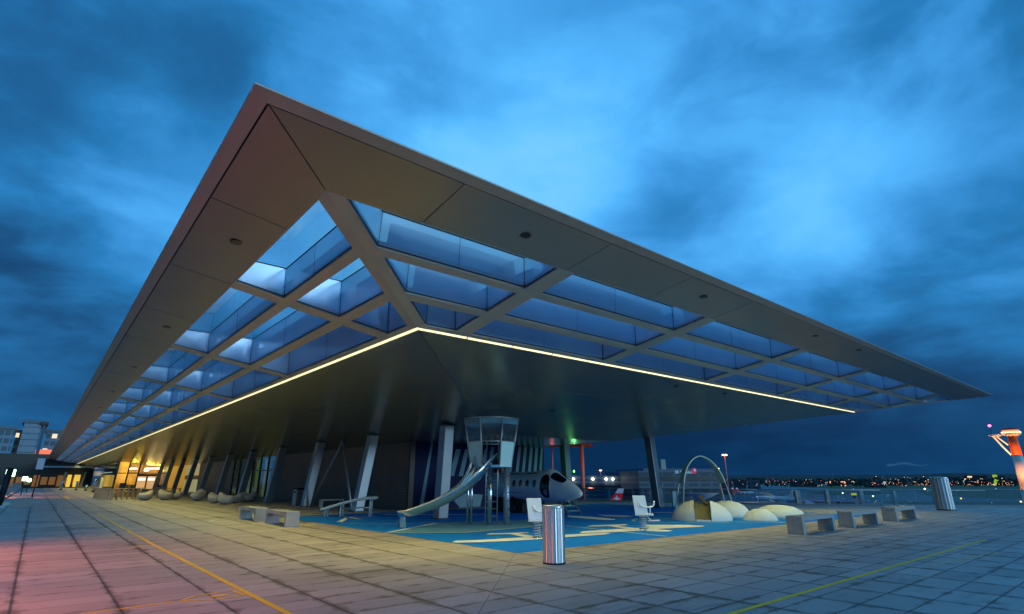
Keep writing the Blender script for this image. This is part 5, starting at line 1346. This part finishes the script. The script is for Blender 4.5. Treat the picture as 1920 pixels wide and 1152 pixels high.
b = MB(); q = dd * .08; b.hexa([q + n * 2 + Vector((0, 0, H)), dd * .97 + n * 2 + Vector((0, 0, H)), dd * .97 + n * 50 + Vector((0, 0, H)), q + n * 50 + Vector((0, 0, H))], [p + Vector((0, 0, hh - H)) for p in (q + n * 2 + Vector((0, 0, H)), dd * .97 + n * 2 + Vector((0, 0, H)), dd * .97 + n * 50 + Vector((0, 0, H)), q + n * 50 + Vector((0, 0, H)))])
part(b, 'upper_storey', mat('upper_band', (.03, .07, .12), .5), t)
b = MB(); b.hexa([Vector((0, 0, H * .74)) - n * .4, dd + Vector((0, 0, H * .74)) - n * .4, dd + Vector((0, 0, H * .74)), Vector((0, 0, H * .74))], [Vector((0, 0, H * .86)) - n * .4, dd + Vector((0, 0, H * .86)) - n * .4, dd + Vector((0, 0, H * .86)), Vector((0, 0, H * .86))]); part(b, 'dark_band', m_dark, t)
# lettering on the upper storey
def lettering(txt, pos, xdir, size, m, parent, name='lettering'):
    cu = bpy.data.curves.new('txt', 'FONT'); cu.body = txt; cu.size = size; cu.extrude = .05; cu.offset = size * .02
    o = bpy.data.objects.new('txt', cu); COL.objects.link(o)
    me = bpy.data.meshes.new_from_object(o); bpy.data.objects.remove(o)
    ob = bpy.data.objects.new(name, me); me.materials.append(m); COL.objects.link(ob)
    xd = xdir.normalized(); yd = Vector((0, 0, 1)); zd = xd.cross(yd)
    Mx = Matrix((xd, yd, zd)).transposed().to_4x4(); Mx.translation = pos
    me.transform(Mx); ob.parent = parent
    return ob
m_sign = mat('pale_sign', (.4, .55, .65), .5, emit=(.3, .5, .65), es=.35)
lp = AT(1264, 888, 399); lettering('SR Technics', Vector((lp.x, lp.y, lp.z)) - O - n * 1.5 , dd, 2.6, m_sign, t)
b = MB(); p = AT(1299, 883.5, 399) - O - n * 1.5
for s_, m_ in ((1, mat('emblem_red', (.6, .03, .05), .5, emit=(.6, .02, .04), es=.3)),):
    b.lathe([(.1, 0), (1.9, .01), (1.9, .3)], n=24)
o = b.build('emblem', m_); o.parent = t; o.matrix_local = Matrix.Translation(p) @ (-n).to_track_quat('Z', 'Y').to_matrix().to_4x4()
b = MB(); b.hexa([Vector((.0, -.4, .32)), Vector((1.3, .1, .32)), Vector((.9, 1.4, .32)), Vector((-.3, .9, .32))], [Vector((.0, -.4, .4)), Vector((1.3, .1, .4)), Vector((.9, 1.4, .4)), Vector((-.3, .9, .4))]); o2 = b.build('emblem_flash', m_sign); o2.parent = o
# left: terminal blocks with cores
mw1 = windows_mat('blue_curtain_wall', (.14, .22, .29), (1, .85, .6), 1.7, 2.4, .09, .8, 'XY')
mw2 = windows_mat('lit_curtain_wall', (.14, .21, .28), (1, .8, .5), 1.7, 2.4, .26, 1.0, 'XY')
far_box('office_block', 'blue glass office block at the far left edge', -60, 30, 235, 804, mw1, 40, mat('grey_roof', (.08, .12, .16), .5), base=-2)
far_box('office_block', 'tallest blue ribbed office block with a dark edge tower', 46, 80, 240, 794, ribbed('ribbed_blue', (.15, .23, .31), .5, 'Z', .4), 30, MATS['grey_roof'], base=-2)
far_box('service_core', 'narrow dark core tower beside the tallest block', 80.5, 87, 239, 797, mat('core_dark', (.03, .05, .08), .5), 25, base=-2)
far_box('office_block', 'stepped link block with small lit windows between two glass blocks', 30.5, 45.5, 245, 812, mw2, 25, MATS['grey_roof'], base=-2)
t, O, dd, n, H = far_box('office_block', 'lower glass block with bright strip windows and a red glowing base', 88, 128, 242, 811, mw2, 25, MATS['grey_roof'], base=-2)
b = MB(); p, q = AT(71, 862, 240), AT(104, 843, 240); O2 = Vector((O.x, O.y, 0))
b = MB(); zz0, zz1 = AT(80, 862, 241).z - O.z, AT(80, 843, 241).z - O.z
b.hexa([-dd * .45 - n * .6 + Vector((0, 0, zz0)), dd - n * .6 + Vector((0, 0, zz0)), dd - n * .2 + Vector((0, 0, zz0)), -dd * .45 - n * .2 + Vector((0, 0, zz0))], [-dd * .38 - n * .6 + Vector((0, 0, zz1)), dd - n * .6 + Vector((0, 0, zz1)), dd - n * .2 + Vector((0, 0, zz1)), -dd * .38 - n * .2 + Vector((0, 0, zz1))])
part(b, 'lit_billboard', mat('red_billboard', (.8, .2, .1), .5, emit=(1, .16, .05), es=.85, var=.3, vscale=.1), t)
b = MB(); b.box((-8.2, 150.5, 2.4), (12.4, .4, 3.2)); t = b.build('glazed_screen', mat('pale_blue_screen', (.16, .26, .42), .3, var=.3, vscale=.3)); tag(t, 'pale blue glazed screen wall beyond the left railing', 'wall')
# distant city
m_city = [windows_mat('city_a', (.03, .045, .07), (1, .75, .4), 14, 9, .22, 1.1), windows_mat('city_b', (.05, .07, .10), (.6, .8, 1), 18, 8, .15, .7, 'XmY'), windows_mat('city_c', (.02, .03, .05), (1, .45, .25), 11, 9, .20, 1.3)]
city = [(1346, 1372, 700, 903, 0, 'low lit depot right of the tall hangar'), (1374, 1398, 900, 901, 2, 'dark block with amber windows beyond the depot'), (1400, 1424, 1150, 897.5, 1, 'pale block with bright roof lights on the far town edge'),
        (1480, 1532, 1600, 902, 1, 'long white warehouse with lit loading bays'), (1550, 1590, 1900, 901, 2, 'dark wide shed on the skyline behind the taxiway'), (1596, 1618, 2100, 899, 0, 'small grey block with pale windows on the skyline'),
        (1618, 1660, 1500, 902, 1, 'pale long shed behind the runway grass'), (1665, 1700, 2300, 900, 2, 'block with orange windows right of the long shed'), (1720, 1760, 2600, 899, 0, 'flat roofed block below the steam plume'), (1770, 1800, 2400, 895, 1, 'raised office block with greenish windows'),
        (1806, 1850, 2700, 892.5, 0, 'long hilltop building with lime lit floors'), (1858, 1884, 2600, 893, 0, 'hilltop block with one bright lime sign'), (1215, 1236, 900, 893, 2, 'dark block peeping above the tall hangar')]
for a, c, dist, py, k, lb in city:
    if a == 1215: continue
    far_box('distant_building', lb, a, c, dist, py, m_city[k], 30)
t, O, dd, n, H = far_box('lime_sign_block', 'tiny block carrying a bright lime sign on the skyline', 1860, 1869, 2550, 890.5, mat('lime_glow', (.5, .7, .1), .5, emit=(.5, .75, .05), es=.5), 12)
# low ridge
b = MB(); ang0 = math.atan2(-900, 3000)
ridge = []
NS = 220
for k in range(NS + 1):
    px = 1000 + 1400 * k / NS
    h = 891 + 3.2 * mnoise.noise(Vector((px * .012, 3, 0))) + 1.2 * mnoise.noise(Vector((px * .06, 9, 0))) - (3.0 if px > 1640 else 0) * min(1, (px - 1640) / 150)
    if px < 1420: h += 4 * (1420 - px) / 420 
    ridge.append((AT(px, h, 3600), AT(px, 905, 2900)))
def rf(u, v):
    i = min(NS, int(round(u * NS))); a, c = ridge[i]
    return (c.x + (a.x - c.x) * v, c.y + (a.y - c.y) * v, AIR + (a.z - AIR) * v ** 1.5)
b.grid(rf, NS, 4); tag(b.build('hills', mat('far_hill', (.012, .018, .022), .9, var=.4, vscale=.01)), kind='structure')
# woodland masses: many leaf clumps (far off)
def woods(name, p0, p1, n, dist, hpx, seed, m):
    random.seed(seed); b = MB()
    for k in range(n):
        px = random.uniform(p0, p1); d_ = dist * random.uniform(.95, 1.1)
        f = .55 + .45 * mnoise.noise(Vector((px * .05, seed, 0)))
        g0 = AT(px, 901, d_); rr = d_ / 1059 * random.uniform(1.0, 2.4); zt = (hpx * f + random.uniform(-1, 1)) * d_ / 1059
        z = AIR + random.uniform(.15, 1) * max(4, (15.5 + zt))
        r = bmesh.ops.create_icosphere(b.bm, subdivisions=1, radius=rr)
        for v in r['verts']: v.co = Vector((v.co.x * random.uniform(.8, 1.3), v.co.y, v.co.z * random.uniform(.6, 1.2))) + Vector((g0.x, g0.y, z))
    return tag(b.build(name, m), kind='stuff')
m_tree = mat('far_foliage', (.012, .022, .014), .9, var=.5, vscale=.05)
tag(woods('distant_woodland', 1340, 1660, 420, 1500, 5, 3, m_tree), 'dark far tree belt along the airfield edge left of the plume', 'trees')
tag(woods('distant_woodland', 1660, 2050, 420, 1900, 5, 5, m_tree), 'dark far tree belt among town lights toward the apron tower', 'trees')
tag(woods('distant_woodland', 1060, 1250, 160, 700, 9, 8, m_tree), 'dark tree crowns rising behind the hangar roofs', 'trees')
# town lights: tiny lamps, too many to count
random.seed(11)
def lights(name, n, reg, col, es, label, sz=(.16, .46)):
    b = MB()
    for k in range(n):
        x0_, x1_, y0_, y1_, d0, d1 = random.choice(reg)
        d_ = random.uniform(d0, d1); p = AT(random.uniform(x0_, x1_), random.uniform(y0_, y1_), d_); r = d_ / 1059 * random.uniform(*sz)
        q = bmesh.ops.create_icosphere(b.bm, subdivisions=1, radius=r)
        for v in q['verts']: v.co += p
    tag(b.build(name, mat(name + '_glow', col, .5, emit=col, es=es)), label, 'lights', kind='stuff')
lights('town_lights', 120, [(1632, 1900, 903, 910, 1350, 1500)] * 4 + [(1560, 1900, 898, 908, 1400, 1500), (1346, 1560, 901, 910, 690, 1450)], (1, .42, .16), 2.2, 'amber lamps scattered over the far town')
lights('white_town_lights', 60, [(1632, 1900, 901, 911, 1340, 1450), (1346, 1560, 899, 911, 690, 1400), (1640, 1890, 893, 900, 2300, 2500)], (1, .85, .65), 2.0, 'white lamps scattered over the far town')
lights('red_town_lights', 34, [(1640, 1900, 902, 912, 1300, 1400), (1380, 1560, 898, 906, 1200, 1400)], (1, .13, .09), 2.2, 'red lamps scattered over the far town')
lights('taxiway_lights', 14, [(1560, 1900, 914, 943, 320, 330)], (.25, .45, .7), 1.5, 'small bluish lamps out on the taxiways', (.4, .7))
for k, (px, py, d_, col, lb) in enumerate([(1580, 925, 620, (1, .9, .5), 'pale yellow runway lamp left of the yellow sign'), (1637, 930.5, 520, (.9, 1, .3), 'lime runway lamp nearest the deck'), (1802, 935, 460, (1, .4, .12), 'orange lamp on the grass right of the steel cylinder'), (1914, 941, 400, (1, .75, .35), 'amber lamp at the foot of the apron tower'), (1734, 917, 900, (1, .8, .4), 'little yellow lamp beyond the meadow')]):
    p = AT(px, py, d_); t = thing('runway_lamp', lb, 'lamp', (p.x, p.y, AIR), 'lamps beside the runway')
    z = p.z - AIR; b = MB(); b.tube([(0, 0, 0), (0, 0, max(.3, z))], .08, 6); part(b, 'stem', m_dark, t)
    b = MB(); r = d_ / 1059 * 1.35; b.lathe([(r * .3, z - r * .8), (r, z), (r * .3, z + r * .8)], n=10); part(b, 'lamp_head', mat('runway_glow_' + lb.split()[0], col, .5, emit=col, es=5), t)
p = AT(1601, 927, 600); t = thing('taxiway_sign', 'bright yellow taxiway sign board on the far grass', 'sign', (p.x, p.y, AIR))
b = MB(); b.box((0, 0, p.z - AIR), (.4, 4.2, 1.8), math.atan2(p.y, p.x)); part(b, 'board', mat('yellow_board', (.9, .8, .05), .5, emit=(.9, .75, .03), es=.8), t)
b = MB(); b.box((0, 0, (p.z - AIR) / 2 - .5), (.3, 3, p.z - AIR - 1)); part(b, 'support', m_dark, t)
# floodlight masts
m_star = mat('orange_star', (1, .5, .2), .5, emit=(1, .34, .14), es=22)
for px, py, d_, base, lb, hz_ in [(1358.5, 853.5, 500, 905, 'tall apron light mast with a blazing orange head', 8), (1345.5, 879, 640, 905, 'shorter apron light mast just left of the blazing one', 5), (1126, 882.5, 520, 905, 'small pinkish light mast over the hangar roof', 4), (1560, 884, 2400, 901, 'slender radio mast on the skyline', 0), (1738, 874, 2600, 901, 'thin chimney beside the steam plume', 0)]:
    p = AT(px, py, d_); t = thing('light_mast' if hz_ else 'radio_mast', lb, 'mast', (p.x, p.y, AIR)); z = p.z - AIR
    b = MB(); b.tube([(0, 0, 0), (0, 0, z)], [.75 * d_ / 1059 * (1 if hz_ else .55), .5 * d_ / 1059 * (.9 if hz_ else .4)], 8); part(b, 'pole', mat('mast_pink', (.5, .22, .18), .5, emit=(.6, .12, .06), es=.12 if hz_ else 0.0) if hz_ else mat('mast_blue', (.1, .16, .24), .5), t)
    if hz_:
        w = hz_ * d_ / 1059; b = MB(); a = math.atan2(p.y, p.x)
        for k in (-1, 0, 1):
            c_ = Vector((math.sin(a), -math.cos(a), 0)) * (k * w * .33); b.lathe([(w * .10, z - w * .12), (w * .22, z), (w * .10, z + w * .14)], (c_.x, c_.y, 0), 12)
        part(b, 'lamp_head', m_star, t)
mh = AT(1358.5, 853.5, 500); jt = AT(1455, 930, 455)
spot('apron_floodlight', (mh.x, mh.y, mh.z - 1.5), (jt.x, jt.y, AIR + 2), 240000, (1, .78, .72), 50, .8, .5)
# steam plume: real thin volume
t = MB()
random.seed(4)
p = AT(1738, 871, 2600)
for k in range(16):
    q = AT(1737 - 4.6 * k, 872 + 2.0 * math.sin(k * .55) + random.uniform(-.6, .6) - .12 * k, 2600); r_ = (1.4 + .22 * k * (1 if k < 9 else .7)) * 2600 / 1059
    c_ = bmesh.ops.create_icosphere(t.bm, subdivisions=2, radius=r_)
    for v in c_['verts']: v.co = Vector((v.co.x * 1.5, v.co.y * 1.5, v.co.z * .55)) + q
vm = bpy.data.materials.new('steam'); vm.use_nodes = True; vt_ = vm.node_tree; vt_.nodes.clear()
pv = N(vt_, 'ShaderNodeVolumePrincipled'); pv.inputs['Color'].default_value = (.9, .95, 1, 1); pv.inputs['Density'].default_value = .02
vo = N(vt_, 'ShaderNodeOutputMaterial'); vt_.links.new(pv.outputs[0], vo.inputs['Volume'])
tag(t.build('steam_plume', vm), 'pale steam drifting left from the thin chimney', 'steam', kind='stuff')

# ------------------------------------------------------------------ aircraft and vehicles on the apron
def swept(b, root, tip, rc, tc, thk, perp):
    """flat lifting surface: root and tip leading points, chords along -axis"""
    pass
def airliner(dist, px, scale, heading, label, body, tailc, cross=False, name='airliner'):
    g = AT(px, 930, dist); t = thing(name, label, 'aircraft', (g.x, g.y, AIR), None, heading)
    s = scale; b = MB(); R = 2.0 * s; L = 34 * s; zc = 3.6 * s
    pf = [(-L / 2, .1, .2), (-L / 2 + .6 * s, .9, .1), (-L / 2 + 2.5 * s, 1.6, .03), (-L / 2 + 5 * s, 2.0, 0), (L / 2 - 11 * s, 2.0, 0), (L / 2 - 5 * s, 1.3, .5), (L / 2, .35, 1.0)]
    rings = [[b.bm.verts.new((x, r * s * math.cos(2 * PI * k / 20), zc + dz * s * 1.2 + r * s * math.sin(2 * PI * k / 20))) for k in range(20)] for x, r, dz in [(a_, r_, d_) for a_, r_, d_ in pf]]
    for q in range(len(rings) - 1):
        for k in range(20): b.bm.faces.new((rings[q][k], rings[q][(k + 1) % 20], rings[q + 1][(k + 1) % 20], rings[q + 1][k])).smooth = True
    b.bm.faces.new(rings[0]); b.bm.faces.new(rings[-1]); part(b, 'fuselage', body, t)
    for sg in (-1, 1):
        b = MB(); b.hexa([(-5 * s, sg * 1.5 * s, zc - s), (2 * s, sg * 1.5 * s, zc - s), (7 * s, sg * 16 * s, zc + .6 * s), (5 * s, sg * 16 * s, zc + .6 * s)], [(-5 * s, sg * 1.5 * s, zc - .5 * s), (2 * s, sg * 1.5 * s, zc - .6 * s), (7 * s, sg * 16 * s, zc + .75 * s), (5 * s, sg * 16 * s, zc + .75 * s)]); part(b, 'wing', body, t)
        b = MB(); b.lathe([(.9 * s, 0), (1.05 * s, 1.2 * s), (.6 * s, 3.4 * s)], n=16)
        bmesh.ops.transform(b.bm, matrix=Matrix.Translation((-4 * s, sg * 5.5 * s, zc - 1.9 * s)) @ Matrix.Rotation(PI / 2, 4, 'Y'), verts=b.bm.verts); part(b, 'engine', body, t)
        b = MB(); b.hexa([(L / 2 - 4 * s, sg * .3 * s, zc + 1.2 * s), (L / 2 - .5 * s, sg * .3 * s, zc + 1.2 * s), (L / 2 + 1 * s, sg * 6 * s, zc + 1.8 * s), (L / 2 - 1 * s, sg * 6 * s, zc + 1.8 * s)], [(L / 2 - 4 * s, sg * .3 * s, zc + 1.5 * s), (L / 2 - .5 * s, sg * .3 * s, zc + 1.5 * s), (L / 2 + 1 * s, sg * 6 * s, zc + 1.9 * s), (L / 2 - 1 * s, sg * 6 * s, zc + 1.9 * s)]); part(b, 'tailplane', body, t)
    zt0, zt1 = zc + 1.5 * s, zc + 8.2 * s; zm = zt0 + (zt1 - zt0) * .66
    def fx(z, lead): k = (z - zt0) / (zt1 - zt0); return (L / 2 - 6.5 * s + 5.2 * s * k) if lead else (L / 2 - .3 * s + 1.7 * s * k)
    def fin(z0_, z1_, m, nm):
        b = MB(); b.hexa([(fx(z0_, 1), -.18 * s, z0_), (fx(z0_, 0), -.18 * s, z0_), (fx(z0_, 0), .18 * s, z0_), (fx(z0_, 1), .18 * s, z0_)], [(fx(z1_, 1), -.12 * s, z1_), (fx(z1_, 0), -.12 * s, z1_), (fx(z1_, 0), .12 * s, z1_), (fx(z1_, 1), .12 * s, z1_)]); return part(b, nm, m, t)
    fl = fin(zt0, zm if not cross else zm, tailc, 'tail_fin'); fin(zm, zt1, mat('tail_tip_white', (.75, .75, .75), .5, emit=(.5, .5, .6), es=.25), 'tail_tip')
    if cross:
        b = MB(); cxx = (fx(zt0 + 1.9 * s, 1) + fx(zt0 + 1.9 * s, 0)) / 2; cz = zt0 + 1.9 * s
        for sy in (-1, 1):
            b.box((cxx, sy * .21 * s, cz), (.7 * s, .06, 2.6 * s)); 
            b.box((cxx - .9 * s, sy * .21 * s, cz), (1.0 * s, .06, .7 * s)); b.box((cxx + .9 * s, sy * .21 * s, cz), (1.0 * s, .06, .7 * s))
        o = b.build('white_cross', MATS['tail_tip_white']); o.parent = fl
    for x, y in ((-L / 2 + 4 * s, 0), (1 * s, -3 * s), (1 * s, 3 * s)):
        b = MB(); b.tube([(x, y, .3), (x, y, zc - s)], .2 * s, 6); b.lathe([(.6 * s, -.2), (.6 * s, .2)], (x, y, .6 * s), 10); part(b, 'landing_gear', m_dark, t)
    return t
m_acw = mat('aircraft_white', (.75, .75, .78), .4)
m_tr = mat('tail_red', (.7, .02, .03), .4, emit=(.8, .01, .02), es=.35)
vdir = math.atan2(178, 216)
airliner(282, 1100, 1.0, vdir - PI / 2 + .15, 'parked airliner whose red tail with a white cross shows over the deck edge', m_acw, m_tr, True)
airliner(700, 1391, .62, vdir + 1.9, 'small far jet with a red tail, left one of two', m_acw, m_tr)
airliner(700, 1399, .62, vdir + 1.9, 'small far jet with a red tail, right one of two', m_acw, m_tr)
airliner(455, 1452, .80, vdir - PI / 2 - .35, 'small white parked jet on the apron beyond the mounds', mat('jet_lit_white', (.8, .78, .82), .4), mat('jet_tail', (.6, .6, .65), .4), name='small_jet')
def block_vehicle(px, dist, w, h, col, label, name='service_truck', es=0.):
    g = G(px, 940, AIR) if dist is None else AT(px, 930, dist)
    a = math.atan2(g.y, g.x) - PI / 2
    t = thing(name, label, 'truck' if 'truck' in name else 'vehicle', (g.x, g.y, AIR), None, a)
    b = MB(); b.box((0, 0, .8 + h / 2), (w, 2.6, h), bev=.12); part(b, 'body', mat('vehicle_' + label.split()[0], col, .45, emit=col, es=es), t)
    b = MB(); b.box((w / 2 + 1.1, 0, 1.7), (2.0, 2.4, 2.2), bev=.25); cb = part(b, 'cab', mat('cab_paint_' + label.split()[0], tuple(min(1, c * 1.6 + .05) for c in col), .4), t)
    b = MB(); b.box((w / 2 + 1.4, 0, 2.2), (1.45, 2.45, .8), bev=.05); o = b.build('cab_window', m_win); o.parent = cb
    for x in (-w * .35, w * .3, w / 2 + 1.1):
        for y in (-1.1, 1.1):
            b = MB(); b.lathe([(.5, -.15), (.5, .15)], n=14); bmesh.ops.transform(b.bm, matrix=Matrix.Translation((x, y, .5)) @ Matrix.Rotation(PI / 2, 4, 'X'), verts=b.bm.verts); part(b, 'wheel', m_black, t)

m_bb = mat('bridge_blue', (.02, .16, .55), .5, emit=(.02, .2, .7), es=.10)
def boarding_bridge(px0, px1, dist, label):
    a, c = AT(px0, 930, dist), AT(px1, 930, dist); dd = Vector((c.x - a.x, c.y - a.y, 0)); L = dd.length
    t = thing('boarding_bridge', label, 'bridge', (a.x, a.y, AIR), 'blue boarding bridges on the apron', math.atan2(dd.y, dd.x))
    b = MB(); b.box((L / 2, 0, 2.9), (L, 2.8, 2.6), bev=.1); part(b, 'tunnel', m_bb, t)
    b = MB(); b.box((L / 2, -1.43, 3.1), (L * .92, .04, .9)); part(b, 'window_band', m_win, t)
    for k in (.12, .5, .88):
        b = MB(); b.box((L * k, 0, .8), (.6, 2.2, 1.6)); part(b, 'leg', m_dark, t)
boarding_bridge(1472, 1548, 385, 'long blue boarding bridge right of the small white jet')
boarding_bridge(1556, 1602, 385, 'shorter blue boarding bridge behind the benches')
g = AT(1522, 930, 375)
t = thing('passenger_stairs', 'white passenger stairs truck in front of the long blue bridge', 'stairs', (g.x, g.y, AIR), None, math.atan2(g.y, g.x) - PI / 2)
b = MB(); b.hexa([(-4, -1, .6), (4, -1, .6), (4, 1, .6), (-4, 1, .6)], [(-4, -1, 5.2), (4, -1, 1.2), (4, 1, 1.2), (-4, 1, 5.2)]); part(b, 'flight', m_white, t)
b = MB(); b.box((-5, 0, 5.3), (2.2, 2.0, .2)); part(b, 'platform', m_white, t)
for x in (-2.5, 2.5):
    b = MB(); b.box((x, 0, .4), (.9, 2.1, .8), bev=.2); part(b, 'wheel', m_black, t)
